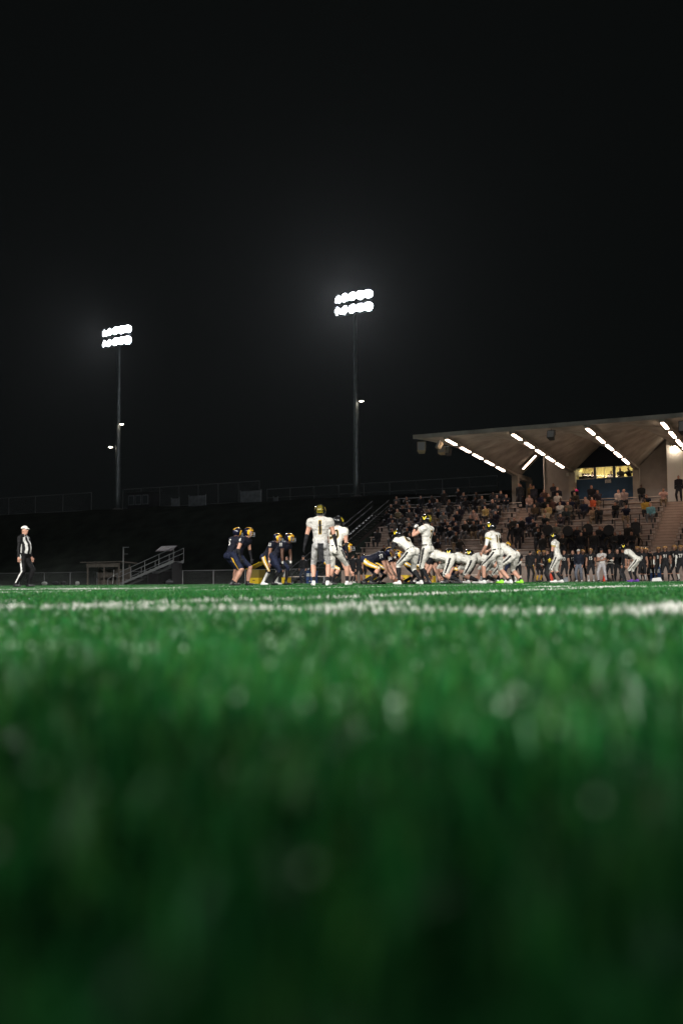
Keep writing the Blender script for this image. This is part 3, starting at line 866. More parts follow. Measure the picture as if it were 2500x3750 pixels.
# ------------------------------------------------------------------ people
class Body:
    def __init__(self, n=12): self.v, self.f, self.l, self.n = [], [], [], n
    def loft(self, pts, rad, ref, lab, step=0.03, n=None):
        n = n or self.n
        pts = [V(p) for p in pts]
        rad = [r if isinstance(r, tuple) else (r, r) for r in rad]
        P, Q, T = [], [], []
        tot = sum((b - a).length for a, b in zip(pts[:-1], pts[1:]))
        acc = 0.0
        for i in range(len(pts) - 1):
            L = (pts[i + 1] - pts[i]).length
            c = max(1, int(L / step))
            for q in range(c + (1 if i == len(pts) - 2 else 0)):
                t = q / c
                P.append(pts[i].lerp(pts[i + 1], t))
                Q.append((rad[i][0] + (rad[i + 1][0] - rad[i][0]) * t, rad[i][1] + (rad[i + 1][1] - rad[i][1]) * t))
                T.append((acc + L * t) / max(tot, 1e-6))
            acc += L
        k0 = len(self.v)
        ref = V(ref)
        for i, p in enumerate(P):
            t = (P[min(i + 1, len(P) - 1)] - P[max(i - 1, 0)])
            t = t.normalized() if t.length > 1e-7 else V((0, 0, 1))
            a = (ref - t * ref.dot(t))
            a = a.normalized() if a.length > 1e-4 else t.orthogonal().normalized()
            b = t.cross(a)
            for k in range(n):
                ang = 2 * math.pi * k / n
                self.v.append(p + a * (math.cos(ang) * Q[i][0]) + b * (math.sin(ang) * Q[i][1]))
                self.l.append(lab(T[i], ang) if callable(lab) else lab)
        m = len(P)
        for i in range(m - 1):
            for k in range(n):
                self.f.append((k0 + i * n + k, k0 + i * n + (k + 1) % n, k0 + (i + 1) * n + (k + 1) % n, k0 + (i + 1) * n + k))
        for i, rev in ((0, True), (m - 1, False)):
            c = len(self.v)
            self.v.append(P[i].copy()); self.l.append(self.l[k0 + i * n])
            for k in range(n):
                q = (k0 + i * n + k, k0 + i * n + (k + 1) % n, c)
                self.f.append(q[::-1] if rev else q)
    def ball(self, c, ax, lab, fx=V((1, 0, 0)), fy=V((0, 1, 0)), fz=V((0, 0, 1)), rings=9):
        """ellipsoid with axes fx, fy, fz; the label may depend on the unit direction"""
        n = self.n
        k0 = len(self.v)
        for i in range(rings + 1):
            th = math.pi * (i + 0.001) / (rings + 0.002)
            for k in range(n):
                ph = 2 * math.pi * k / n
                d = V((math.sin(th) * math.cos(ph), math.sin(th) * math.sin(ph), math.cos(th)))
                self.v.append(V(c) + fx * (d.x * ax[0]) + fy * (d.y * ax[1]) + fz * (d.z * ax[2]))
                self.l.append(lab(d) if callable(lab) else lab)
        for i in range(rings):
            for k in range(n):
                self.f.append((k0 + i * n + k, k0 + (i + 1) * n + k, k0 + (i + 1) * n + (k + 1) % n, k0 + i * n + (k + 1) % n))
        self.f.append(tuple(k0 + k for k in range(n))); self.f.append(tuple(k0 + rings * n + k for k in range(n))[::-1])

def ik(a, b, l1, l2, pole):
    d = b - a
    L = min(d.length, (l1 + l2) * 0.999)
    L = max(L, abs(l1 - l2) * 1.02 + 1e-4)
    dn = d.normalized()
    b2 = a + dn * L
    x = (l1 * l1 - l2 * l2 + L * L) / (2 * L)
    h = math.sqrt(max(l1 * l1 - x * x, 0))
    p = V(pole) - dn * V(pole).dot(dn)
    p = p.normalized() if p.length > 1e-5 else dn.orthogonal().normalized()
    return a + dn * x + p * h, b2

def rotv(v, axis, a): return Matrix.Rotation(a, 3, axis) @ V(v)

def make_body(sp, voxel=0.018, fingers=True):
    """returns mesh (with material slots by label), label order, head matrix, useful points"""
    B = Body()
    g = sp.get
    s = g('s', 1.0)
    pel = V((g('px', 0.0), g('py', 0.0), g('pz', 0.93)))
    le = R(g('lean', 4)); lu = R(g('lean2', g('lean', 4) * 1.15))
    tw = R(g('twist', 0)); sd = R(g('side', 0))
    right0 = V((1, 0, 0))
    right = V((math.cos(tw), math.sin(tw), 0))
    d0 = V((math.sin(sd), math.sin(le), math.cos(le))).normalized()
    d1 = V((math.sin(sd), math.sin(lu), math.cos(lu))).normalized()
    chest = pel + d0 * 0.27
    neck = chest + d1 * 0.27
    right = (right - d1 * right.dot(d1)).normalized()
    fwd1 = d1.cross(right).normalized()
    pads = g('pads', False); bulk = g('bulk', 1.0); belly = g('belly', 0.0)
    # torso
    fw = 0.19 * bulk
    shirt_lab = g('shirt_lab', 'shirt')
    hem = g('hem', 0.105 if pads else 0.06)
    def tl(t, ang):
        if t < hem * 1.6: return 'pants'
        if t < hem * 1.6 + 0.05 and g('belt'): return 'belt'
        if callable(shirt_lab): return shirt_lab(t, ang)
        return shirt_lab
    up = d1
    P = [pel - d0 * 0.07, pel - d0 * 0.02, pel + d0 * 0.035, pel + d0 * 0.06, pel + d0 * 0.15, chest, chest + d1 * 0.12, neck - d1 * 0.05, neck - d1 * 0.01, neck + d1 * 0.03]
    pb = 1.16 if pads else 1.0
    W_ = [(.10, .09), (.155, .115), (.150 * bulk, .112 * bulk + belly * .3), (.168 * bulk, .122 * bulk + belly * .4), (.150 * bulk, .108 * bulk + belly), (.165 * bulk, .115 * bulk + belly * .7), (.185 * bulk * pb, .125 * bulk * pb), (.175 * bulk * pb, .12 * pb), (.12 * pb, .095 * pb), (.062, .062)]
    if belly: P = [p + fwd1 * (belly * .55 if 2 <= i <= 5 else 0) for i, p in enumerate(P)]
    B.loft(P, W_, right, tl, n=28 if callable(shirt_lab) else None)
    # buttocks
    for sx in (-1, 1):
        B.ball(pel + V((sx * .07, 0, 0)) - V((0, math.cos(le), -math.sin(le))) * .055 - d0 * .035, (.095, .10, .105), 'pants')
    # neck
    hp = R(g('hpitch', 0)); hy = R(g('hyaw', 0))
    nd = V((math.sin(sd) * .5, math.sin(lu * g('neckk', 0.55)), math.cos(lu * g('neckk', 0.55)))).normalized()
    hc = neck + nd * 0.145 + V((0, 0.02, 0))
    B.loft([neck - d1 * .03, neck + nd * .03, hc - nd * .03], [.075, .06, .058], right, g('neck_lab', 'skin'))
    # head frame
    hf = V((math.sin(hy) * -1, math.cos(hy), 0)); hf = V((hf.x * math.cos(hp), hf.y * math.cos(hp), -math.sin(hp)))
    hr = hf.cross(V((0, 0, 1))).normalized(); hu = hr.cross(hf).normalized()
    hairz = g('hairz', 0.25)
    def hl(d):
        if not g('helmet') and (d.z > 0.55 or (d.z > -0.35 and d.y < hairz)) : return g('hair_lab', 'hair')
        return 'skin'
    hk = 1.0
    B.ball(hc + hu * .015, (.076 * hk, .095 * hk, .118 * hk), hl, hr, hf, hu, 12)
    B.ball(hc + hf * .03 - hu * .065, (.055, .062, .052), 'skin', hr, hf, hu)          # jaw
    if not g('helmet'):
        B.loft([hc + hf * .088 + hu * .03, hc + hf * .108 - hu * .008, hc + hf * .088 - hu * .02], [.012, .019, .014], hr, 'skin', 0.012, 8)
        for sx in (-1, 1): B.ball(hc + hr * (sx * .078) - hf * .005, (.012, .022, .032), 'skin', hr, hf, hu, 6)
    # arms
    shw = g('shw', 0.195) * (1.03 if pads else 1.0) * (0.6 + 0.4 * bulk)
    info = {}
    for sx, side in ((-1, 'L'), (1, 'R')):
        sh = neck - d1 * .065 + right * (sx * shw)
        hand = V(g('hand' + side, (sx * .27, .04, .78)))
        pole = V(g('elbow' + side, (sx * 0.5, -1.0, -0.2)))
        el, wr = ik(sh, hand, .30, .265, pole)
        sl = g('sleeve' + side, g('sleeve', 0.5)); fl = g('fore' + side, g('fore', 'skin')); ul = g('upper' + side, g('upper', 'skin'))
        gl = g('glove' + side, g('glove', 'skin')); wb = g('band' + side, g('band', None))
        slab = g('sleeve_lab', g('sleevecol', 'shirt'))
        out = right * sx
        def al(t, ang, sl=sl, fl=fl, ul=ul, gl=gl, wb=wb):
            if t < sl: return 'trim' if (t > sl - .045 and g('trim')) else slab
            if t < 0.53: return ul
            if t > 0.985: return gl
            if wb and t > 0.87: return 'band'
            return fl
        rs = 0.088 if pads else 0.068
        e1 = sh.lerp(el, .45); e2 = sh.lerp(el, .5)
        k = g('arm', 1.0)
        B.loft([sh - (el - sh).normalized() * .02, sh.lerp(el, .2), e1, e2, el, el.lerp(wr, .3), wr], [rs, rs * .98 + .004, (rs * .93 if sl > .3 else .054), .053 * k, .044 * k, .045 * k, .029], out, al)
        if pads: B.ball(sh + d1 * .008 - out * .012, (.105, .105, .085), (lambda d: 'padtop') if g('padtop') else slab, right, fwd1, d1)
        else: B.ball(sh, (.075, .072, .07), slab, right, fwd1, d1)
        info['sh' + side] = sh; info['el' + side] = el; info['wr' + side] = wr
        info['hd' + side] = (wr, (wr - el).normalized(), out, gl)
    # trapezius
    B.loft([neck - d1 * .04 - right * shw * .8, neck + d1 * (.0 if not pads else .015), neck - d1 * .04 + right * shw * .8], [.06, .07, .06], fwd1, slab if 'slab' in dir() else 'shirt')
    # legs
    for sx, side in ((-1, 'L'), (1, 'R')):
        hip = pel + V((sx * .088, 0, -.045))
        f = g('foot' + side, (sx * .12, 0, 0, sx * 8))
        ank = V((f[0], f[1], f[2] + .085)); toe = R(f[3])
        kn, ank = ik(hip, ank, .445, .43, V(g('knee' + side, (sx * .25, 1.0, 0.1))))
        ph = g('hemleg', 0.56); so = g('sock', 0.80); sf = g('strip', None)
        def ll(t, ang, sx=sx):
            if t < ph:
                if sf and t < ph - .03:
                    a = abs((ang + math.pi) % (2 * math.pi) - math.pi)
                    if a < sf[0]: return 'stripe'
                    if len(sf) > 1 and a < sf[1]: return 'stripe2'
                return 'pants'
            if t > 0.985: return 'shoe'
            if t > so: return 'sock' + (side if g('sock' + side) else '')
            return g('shin', 'skin')
        k = g('leg', 1.0); pw = g('pantw', 0.0)
        B.loft([hip + V((0, 0, .03)), hip.lerp(kn, .25), hip.lerp(kn, .7), kn, kn.lerp(ank, .12), kn.lerp(ank, .32), kn.lerp(ank, .7), ank],
               [.098 * k, .097 * k + pw * .3, .073 * k + pw * .6, .062 * k + pw, (.058 * k if ph < .6 else .058 + pw), .062 * k + pw, .042 * k + pw, .036 + pw * .9], V((sx, 0, 0)), ll)
        fd = V((-math.sin(-toe), math.cos(toe), 0)); fz = f[4] if len(f) > 4 else 0.0
        fd = V((fd.x * math.cos(R(fz)), fd.y * math.cos(R(fz)), -math.sin(R(fz))))
        hl_ = ank - V((0, 0, .045)) - fd * .065
        B.loft([hl_, hl_ + fd * .03, hl_ + fd * .10, hl_ + fd * .20, hl_ + fd * .265], [(.03, .035), (.04, .042), (.044, .045), (.05, .032), (.03, .02)], V((0, 0, 1)).cross(fd), 'shoe')
        B.loft([ank + V((0, 0, .02)), ank - V((0, 0, .035))], [.042, .048], V((1, 0, 0)), 'shoe')
        info['kn' + side] = kn; info['an' + side] = ank
    # ---- voxel union, smooth, then labels from the nearest source vertex
    labs = sorted(set(B.l))
    me0 = bpy.data.meshes.new('tmp')
    me0.from_pydata([tuple(v * s) for v in B.v], [], B.f)
    ob = bpy.data.objects.new('tmp', me0); COL.objects.link(ob)
    rm = ob.modifiers.new('r', 'REMESH'); rm.mode = 'VOXEL'; rm.voxel_size = voxel
    sm = ob.modifiers.new('s', 'SMOOTH'); sm.iterations = 2; sm.factor = 0.5
    dg = bpy.context.evaluated_depsgraph_get()
    me = bpy.data.meshes.new_from_object(ob.evaluated_get(dg))
    bpy.data.objects.remove(ob); bpy.data.meshes.remove(me0)
    kd = kdtree.KDTree(len(B.v))
    for i, v in enumerate(B.v): kd.insert(v * s, i)
    kd.balance()
    li = {l: i for i, l in enumerate(labs)}
    idx = [li[B.l[kd.find(p.center)[1]]] for p in me.polygons]
    # ---- hands with separate fingers, joined onto the wrists
    if fingers:
        hv, hf_, hi = [v.co.copy() for v in me.vertices], [tuple(p.vertices) for p in me.polygons], list(idx)
        H = Body(6)
        for sx, side in ((-1, 'L'), (1, 'R')):
            wr, d, out, gl = info['hd' + side]
            n = (-out - d * (-out).dot(d)); n = n.normalized() if n.length > .1 else d.orthogonal().normalized()   # palm looks inwards
            if g('palm' + side): n = V(g('palm' + side)); n = (n - d * n.dot(d)).normalized()
            ac = d.cross(n) * sx                                                   # towards the thumb
            curl = g('curl' + side, g('curl', 0.5))
            H.loft([wr - d * .02, wr + d * .03, wr + d * .09], [(.026, .02), (.038, .018), (.042, .015)], ac, gl, .03, 8)
            for q, L in enumerate((.068, .078, .073, .055)):
                b0 = wr + d * .082 + ac * (.030 - .020 * q)
                c1 = d * math.cos(curl * .6) + n * math.sin(curl * .6); c2 = d * math.cos(curl * 1.5) + n * math.sin(curl * 1.5)
                sp_ = ac * ((1.5 - q) * .08 * g('spread', 1))
                m1 = b0 + (c1 + sp_) * L * .5
                H.loft([b0, m1, m1 + (c2 + sp_) * L * .5], [.0095, .0088, .0065], ac, gl, .03, 6)
            tb = wr + d * .03 + ac * .034
            H.loft([tb, tb + (d * .6 + ac * .7 + n * .3) * .04, tb + (d * .6 + ac * .7 + n * .3) * .04 + (d * .9 + n * .5) * .032], [.013, .011, .008], n, gl, .03, 6)
        k0 = len(hv)
        hv += [v * s for v in H.v]
        for fc in H.f:
            hf_.append(tuple(i + k0 for i in fc)); hi.append(li.setdefault(H.l[fc[0]], len(li)))
        bpy.data.meshes.remove(me)
        me = bpy.data.meshes.new('body')
        me.from_pydata([tuple(v) for v in hv], [], hf_)
        idx = hi
        labs = sorted(li, key=lambda k: li[k])
    me.name = 'body'
    me.materials.clear()
    me.polygons.foreach_set('material_index', idx)
    me.polygons.foreach_set('use_smooth', [True] * len(me.polygons))
    me.update()
    info.update(chest=chest, neck=neck, pel=pel, d1=d1, fwd=fwd1, right=right, s=s, hc=hc, hf=hf, hr=hr, hu=hu)
    hm = Matrix(((hr.x, hf.x, hu.x, hc.x * s), (hr.y, hf.y, hu.y, hc.y * s), (hr.z, hf.z, hu.z, hc.z * s), (0, 0, 0, 1)))
    hm = hm @ Matrix.Scale(s, 4)
    return me, labs, hm, info

# ---- cloth and skin
def cloth(name, c, dirt=None, rough=0.75): return mat(name, c, rough, 0.25, vary=0.12, scale=9, bump=1.0, bumpd=0.075, dirt=dirt)
SKIN_L = mat('skin_light', (0.50, 0.27, 0.19), 0.5, 0.4, vary=0.08, scale=12)
SKIN_M = mat('skin_mid', (0.34, 0.17, 0.11), 0.5, 0.4, vary=0.08, scale=12)
SKIN_D = mat('skin_dark', (0.10, 0.05, 0.033), 0.45, 0.4, vary=0.1, scale=12)
C_WHITE = cloth('jersey_white', (0.66, 0.64, 0.58), dirt=(0.50, 0.46, 0.38))
C_PANTW = cloth('pants_white', (0.62, 0.60, 0.54), dirt=(0.48, 0.44, 0.36))
C_PANTG = cloth('pants_grey', (0.42, 0.41, 0.40), dirt=(0.34, 0.31, 0.28))
C_SOILED = cloth('jersey_soiled', (0.50, 0.48, 0.44), dirt=(0.32, 0.29, 0.25))
C_NAVY = cloth('jersey_navy', (0.007, 0.008, 0.017))
C_NAVYP = cloth('pants_navy', (0.010, 0.014, 0.036))
C_BLACK = cloth('cloth_black', (0.012, 0.012, 0.014))
C_CHAR = cloth('cloth_charcoal', (0.03, 0.03, 0.033))
C_YEL = cloth('trim_yellow', (0.70, 0.40, 0.02))
C_GOLD = cloth('trim_gold', (0.62, 0.46, 0.03))
C_STW = cloth('stripe_white', (0.70, 0.68, 0.62))
C_SHOEW = mat('shoe_white', (0.70, 0.69, 0.66), 0.5, 0.4, vary=0.1)
C_SHOEK = mat('shoe_black', (0.015, 0.015, 0.016), 0.4, 0.5)
C_NEON = mat('shoe_neon', (0.28, 0.75, 0.04), 0.5, 0.4)
C_LIME = mat('shoe_lime', (0.55, 0.72, 0.03), 0.5, 0.4)
C_PURP = mat('shoe_purple', (0.12, 0.03, 0.30), 0.5, 0.4)
C_HAIR = mat('hair_dark', (0.02, 0.014, 0.01), 0.7, 0.3)
C_HAIRB = mat('hair_brown', (0.07, 0.04, 0.022), 0.7, 0.3)

# ---- helmets: one set of meshes for each team
def helmet_meshes(team):
    rx, ry, rz = .122, .145, .135
    nu, nv = 40, 28
    vs, fs, fm = [], [], []
    keep = {}
    def pt(i, j, k=1.0):
        th = math.pi * (0.02 + 0.80 * j / nv); ph = 2 * math.pi * i / nu
        d = V((math.sin(th) * math.sin(ph), math.sin(th) * math.cos(ph), math.cos(th)))
        return d, V((d.x * rx * k, d.y * ry * k - .008, d.z * rz * k + .02))
    for j in range(nv + 1):
        for i in range(nu): vs.append(pt(i, j)[1])
    top = len(vs); vs.append(V((0, -.008, rz + .02)))
    def face_open(d): return d.y > 0.30 and d.z < 0.36 and abs(d.x) < 0.80 and not (d.z < -0.35 and abs(d.x) > 0.62)
    def mi(d):
        if team == 'wing':
            if d.y > 0.22 and d.z < 0.62 and (d.z < 0.50 or abs(d.x) > 0.35) and (d.y > 0.55 or d.z < 0.1 + 0.55 * abs(d.x)) : return 1   # the wing round the brow
            if abs(d.x) < 0.10 and d.z > 0.15: return 1
            if 0.30 < abs(d.x) < 0.46 and d.z > 0.25 and d.y < 0.6: return 1
            return 0
        return 0
    for j in range(nv):
        for i in range(nu):
            d = (pt(i, j)[0] + pt(i + 1, j + 1)[0]).normalized()
            if face_open(d): continue
            fs.append((j * nu + i, j * nu + (i + 1) % nu, (j + 1) * nu + (i + 1) % nu, (j + 1) * nu + i)); fm.append(mi(d))
    for i in range(nu): fs.append((i, top, (i + 1) % nu)); fm.append(mi(V((0, 0, 1))))
    if team == 'wing': ms = [mat('helmet_navy', (0.006, 0.007, 0.02), 0.18, 0.6), mat('helmet_yellow', (0.75, 0.40, 0.02), 0.2, 0.6)]
    elif team == 'gold': ms = [mat('helmet_bronze', (0.40, 0.22, 0.08), 0.25, 0.6, 0.4), mat('helmet_yellow', (0.75, 0.40, 0.02), 0.2, 0.6)]
    else: ms = [mat('helmet_black', (0.006, 0.006, 0.007), 0.15, 0.6)]
    shell = mesh('helmet', vs, fs, ms, True, fm)
    bm = bmesh.new(); bm.from_mesh(shell)
    bmesh.ops.recalc_face_normals(bm, faces=bm.faces)
    bmesh.ops.solidify(bm, geom=bm.faces[:], thickness=0.008)
    bm.to_mesh(shell); bm.free()
    # face mask bars
    mb = MB()
    def arc(z, w, d, drop=0.0, n=9):
        return [V((w * math.sin(a), .09 + d * math.cos(a) - .02 * abs(math.sin(a)), z + drop * abs(math.sin(a)))) for a in [R(-78 + 156 * q / (n - 1)) for q in range(n)]]
    for z, w, d in ((.015, .118, .085), (-.035, .115, .095), (-.085, .10, .092)):
        mb.tube(arc(z, w, d), .006, 6)
    for x in (-.028, .028):
        mb.tube([V((x, .165, .025)), V((x, .182, -.03)), V((x, .18, -.09))], .006, 6)
    for sx in (-1, 1): mb.tube([V((sx * .113, .10, .02)), V((sx * .113, .10, -.05)), V((sx * .092, .12, -.09))], .006, 6)
    maskm = mb.me('face_mask', mat('mask_grey', (0.22, 0.23, 0.24), 0.35, 0.5) if team == 'wing' else C_SHOEK, True)
    def on(az, el, k=1.02):
        d = V((math.cos(el) * math.sin(az), math.cos(el) * math.cos(az), math.sin(el)))
        return V((d.x * rx * k, d.y * ry * k - .008, d.z * rz * k + .02))
    decal = None; stick = None
    if team == 'black':
        mb = MB()
        def stroke(az0, el0, az1, el1, w):
            n = 6
            q = [(az0 + (az1 - az0) * i / n, el0 + (el1 - el0) * i / n) for i in range(n + 1)]
            vs = []
            for a, e in q: vs += [on(a - w, e), on(a + w, e)]
            mb.add(vs, [(2 * i, 2 * i + 1, 2 * i + 3, 2 * i + 2) for i in range(n)])
        for sx in (-1, 1):
            stroke(sx * R(72), R(32), sx * R(92), R(-4), .085)
            stroke(sx * R(112), R(36), sx * R(92), R(-4), .085)
        decal = mb.me('emblem', mat('emblem_yellow', (0.80, 0.62, 0.02), 0.35, 0.4))
        mb = MB()
        for r_ in range(6):
            for c in range(-2, 3):
                a, e = R(180 + c * 14 + (0 if r_ % 2 else 3)), R(50 - r_ * 14)
                w, h = R(2.7), R(2.5)
                mb.add([on(a - w, e - h), on(a + w, e - h), on(a + w, e + h), on(a - w, e + h)], [(0, 1, 2, 3)])
        stick = mb.me('award_stickers', mat('emblem_yellow', (0.80, 0.62, 0.02), 0.35, 0.4))
        mb = MB()
        mb.add([on(R(168), R(-26)), on(R(192), R(-26)), on(R(192), R(-19)), on(R(168), R(-19))], [(0, 1, 2, 3)])
    return shell, maskm, decal, stick
HELM = {t: helmet_meshes(t) for t in ('wing', 'black', 'gold')}
def put_helmet(root, team, hm, stickers=False):
    me, mk, dc, stc = HELM[team]
    h = link('helmet', me, root, hm @ Matrix.Translation((0, -.002, .012)))
    link('face_mask', mk, h)
    if dc: link('emblem', dc, h)
    if dc and stickers: link('award_stickers', stc, h)
    return h

# ---- painted-on numbers that follow the cloth
FONTCACHE = {}
def text_mesh(txt, off=0.0):
    key = (txt, off)
    if key in FONTCACHE: return FONTCACHE[key]
    cu = bpy.data.curves.new('t', 'FONT'); cu.body = txt; cu.align_x = 'CENTER'; cu.align_y = 'CENTER'; cu.size = 1.0; cu.offset = off + 0.025; cu.resolution_u = 3
    ob = bpy.data.objects.new('t', cu); COL.objects.link(ob)
    me = bpy.data.meshes.new_from_object(ob.evaluated_get(bpy.context.evaluated_depsgraph_get()))
    bpy.data.objects.remove(ob)
    bm = bmesh.new(); bm.from_mesh(me)
    bmesh.ops.triangulate(bm, faces=bm.faces)
    for _ in range(2): bmesh.ops.subdivide_edges(bm, edges=[e for e in bm.edges if e.calc_length() > 0.12], cuts=1)
    bmesh.ops.triangulate(bm, faces=bm.faces)
    r = ([v.co.copy() for v in bm.verts], [tuple(v.index for v in f.verts) for f in bm.faces])
    bm.free()
    FONTCACHE[key] = r
    return r
def number(root, bodyme, txt, size, c, normal, up, m, off=0.0, lift=0.006, width=0.82, name='number'):
    vs, fs = text_mesh(txt, off)
    N = V(normal).normalized(); U_ = (V(up) - N * V(up).dot(N)).normalized(); Rr = U_.cross(N)
    bv = BVHTree.FromPolygons([v.co for v in bodyme.vertices], [tuple(p.vertices) for p in bodyme.polygons])
    out = []
    for v in vs:
        p = V(c) + Rr * (v.x * size * width) + U_ * (v.y * size)
        hit = bv.ray_cast(p + N * 0.35, -N, 0.6)
        q = hit[0] if hit[0] is not None else p
        out.append(q + N * lift)
    return link(name, mesh(name, out, fs, m), root)

def person(sp, pos, yaw, mats_, label, helmet=None, group=None, voxel=0.017, nums=(), stickers=False, fingers=True, smooth_extra=None):
    """yaw: compass of the facing direction in world (radians, 0 = +Y, counter-clockwise)"""
    sp = dict(sp)
    if helmet: sp['helmet'] = True
    me, labs, hm, info = make_body(sp, voxel, fingers)
    for l in labs: me.materials.append(mats_.get(l) or mats_.get({'sockL': 'sock', 'sockR': 'sock', 'padtop': 'shirt', 'trim': 'shirt', 'belt': 'pants', 'stripe2': 'stripe', 'band': 'skin', 'hair': 'hair'}.get(l, 'skin'), C_BLACK))
    root = empty('person', pos, yaw)
    tag(root, label, 'person', group)
    link('body', me, root)
    if helmet: put_helmet(root, helmet, hm, stickers)
    s = info['s']
    for nd in nums:
        where, txt, size, m = nd[:4]
        outline = nd[4] if len(nd) > 4 else None
        if where == 'back': c, n, u = info['chest'] * s + info['d1'] * (.06 * s), -info['fwd'], info['d1']
        elif where == 'front': c, n, u = info['chest'] * s + info['d1'] * (.05 * s), info['fwd'], info['d1']
        else:
            sd = where[-1]; sx = -1 if sd == 'L' else 1
            c, n, u = (info['sh' + sd].lerp(info['el' + sd], .12)) * s, info['right'] * sx + V((0, 0, .35)), -(info['el' + sd] - info['sh' + sd])
        if outline: number(root, me, txt, size, c, n, u, outline, 0.035, .005)
        number(root, me, txt, size, c, n, u, m, 0.0, .010 if outline else .007)
    return root, info, me

YAW_U = math.atan2(UY, UX) - math.pi / 2          # facing along +U (dark team)
YAW_W = YAW_U + math.pi                           # facing along -U (white team)
# ------------------------------------------------------------------ players on the field
def face(dx, dy): return math.atan2(dy, dx) - math.pi / 2
WHITE = dict(shirt=C_WHITE, pants=C_PANTW, stripe=C_BLACK, skin=SKIN_L, sock=C_BLACK, shoe=C_SHOEW, black=C_BLACK, trim=C_GOLD, belt=C_BLACK, white=C_STW)
DARK = dict(shirt=C_NAVY, pants=C_NAVYP, stripe=C_STW, stripe2=C_YEL, skin=SKIN_L, sock=C_BLACK, shoe=C_SHOEK, black=C_BLACK, band=C_STW, padtop=C_NAVY, trim=C_YEL, white=C_STW)
def M(base, **k): d = dict(base); d.update(k); return d
M_num = cloth('number_black', (0.012, 0.011, 0.012)); M_out = cloth('number_gold', (0.45, 0.28, 0.03)); M_numw = cloth('number_white', (0.70, 0.68, 0.63))
STAND = dict(pz=.925, lean=3, footL=(-.13, 0, 0, -8), footR=(.13, 0, 0, 8))
CROUCH = dict(pz=.64, py=-.28, lean=74, lean2=80, neckk=.75, hpitch=-5, footL=(-.2, -.42, 0, 0), footR=(.2, -.12, 0, 5), pads=True, sock=.70)

# number 1, back to the camera
root, info, me = person(dict(STAND, pads=True, s=1.04, leg=.98, handL=(-.37, .05, .80), handR=(.37, .05, .78), elbowL=(-1, -.3, 0), elbowR=(1, -.3, 0), sleeve=.26, trim=True, foreL='black', foreR='black', upper='skin', glove='black',
    strip=(.30,), hemleg=.55, sock=.86, footL=(-.15, -.03, 0, -12), footR=(.15, .04, 0, 14), lean=1, shw=.20, bulk=1.06, hem=.10, curl=.6), at(1172, 22.6), face(0.03, 1), M(WHITE, shirt=C_SOILED, pants=C_PANTG, stripe=C_BLACK),
    'player in soiled white number 1 jersey standing tall with back turned', 'black', 'players in white', nums=[('back', '1', .40, M_num, M_out)], stickers=True, voxel=.016)
tw = MB().prism([(-.055, -.145, .96), (.075, -.145, .96), (.085, -.135, .60), (-.03, -.135, .52)], (0, -.018, 0)).build('towel', C_BLACK, root)

# number 50 in white beyond number 1
person(dict(STAND, belt=True, pads=True, s=1.0, pz=.86, py=-.05, lean=13, lean2=20, hpitch=10, strip=(.30,), hemleg=.57, sock=.82, sleeve=.24, fore='black', glove='black', handL=(-.24, .20, .76), handR=(.26, .12, .74), footL=(-.12, -.18, 0, -6), footR=(.14, .30, 0, 6), bulk=1.1, leg=1.12),
    at(1228, 24.0), face(.48, .87), WHITE, 'player in white number 50 jersey stepping forward beside number 1', 'black', 'players in white', nums=[('back', '50', .30, M_num, M_out)])

# dark pair on the far left
person(dict(STAND, pads=True, pz=.86, py=-.10, lean=26, lean2=38, hpitch=8, hemleg=.50, sock=.93, sleeve=.26, upper='skin', fore='black', glove='black', handL=(-.26, .20, .74), handR=(.25, .14, .74), elbowL=(-1, -.6, 0), elbowR=(1, -.8, 0), footL=(-.15, .14, 0, -8), footR=(.17, -.10, 0, 8), pantw=.012, leg=1.02),
    at(880, 27.6), face(.93, -.36), DARK, 'player in navy jersey with 6 on the shoulder, bare calves, leaning forward', 'wing', 'players in navy', nums=[('padR', '6', .13, M_numw), ('back', '6', .26, M_numw)])
person(dict(STAND, pads=True, pz=.87, py=-.08, lean=18, lean2=24, hpitch=14, strip=(.28, .55), hemleg=.55, sock=.92, sleeve=.26, fore='skin', glove='black', handL=(-.25, .16, .72), handR=(.27, .12, .72), footL=(-.15, .12, 0, -8), footR=(.16, -.12, 0, 8)),
    at(850, 28.6), face(.80, .58), M(DARK, padtop=C_YEL, skin=SKIN_M), 'player in navy with yellow shoulder trim standing behind the leaning number 6', 'wing', 'players in navy', nums=[('back', '5', .26, M_numw)])

# second dark pair
person(dict(STAND, pads=True, pz=.84, py=-.14, lean=42, lean2=52, hpitch=6, hemleg=.58, sock=.60, sleeve=.24, band=True, glove='black', handL=(-.2, .26, .62), handR=(.22, .22, .60), elbowL=(-1, -.2, 0), elbowR=(1, -.2, 0), footL=(-.16, .12, 0, -6), footR=(.18, -.12, 0, 8), bulk=1.08, leg=1.05),
    at(1022, 28.8), face(.90, -.42), M(DARK, skin=SKIN_D), 'player in navy with 71 on the shoulder, white wristbands, hands at knees', 'wing', 'players in navy', nums=[('padR', '71', .13, M_numw)])
person(dict(STAND, pads=True, pz=.85, py=-.12, lean=34, lean2=42, hpitch=10, strip=(.30, .65), hemleg=.58, sock=.62, sleeve=.24, band=True, handL=(-.2, .24, .62), handR=(.25, .12, .62), footL=(-.15, .15, 0, -6), footR=(.17, -.14, 0, 8)),
    at(985, 30.2), face(.90, -.38), M(DARK, sockL=C_STW, shoe=C_SHOEW, sock=C_STW, skin=SKIN_M), 'player in navy with 21 on the sleeve and yellow and white striped pants', 'wing', 'players in navy', nums=[('padR', '21', .13, M_numw)])

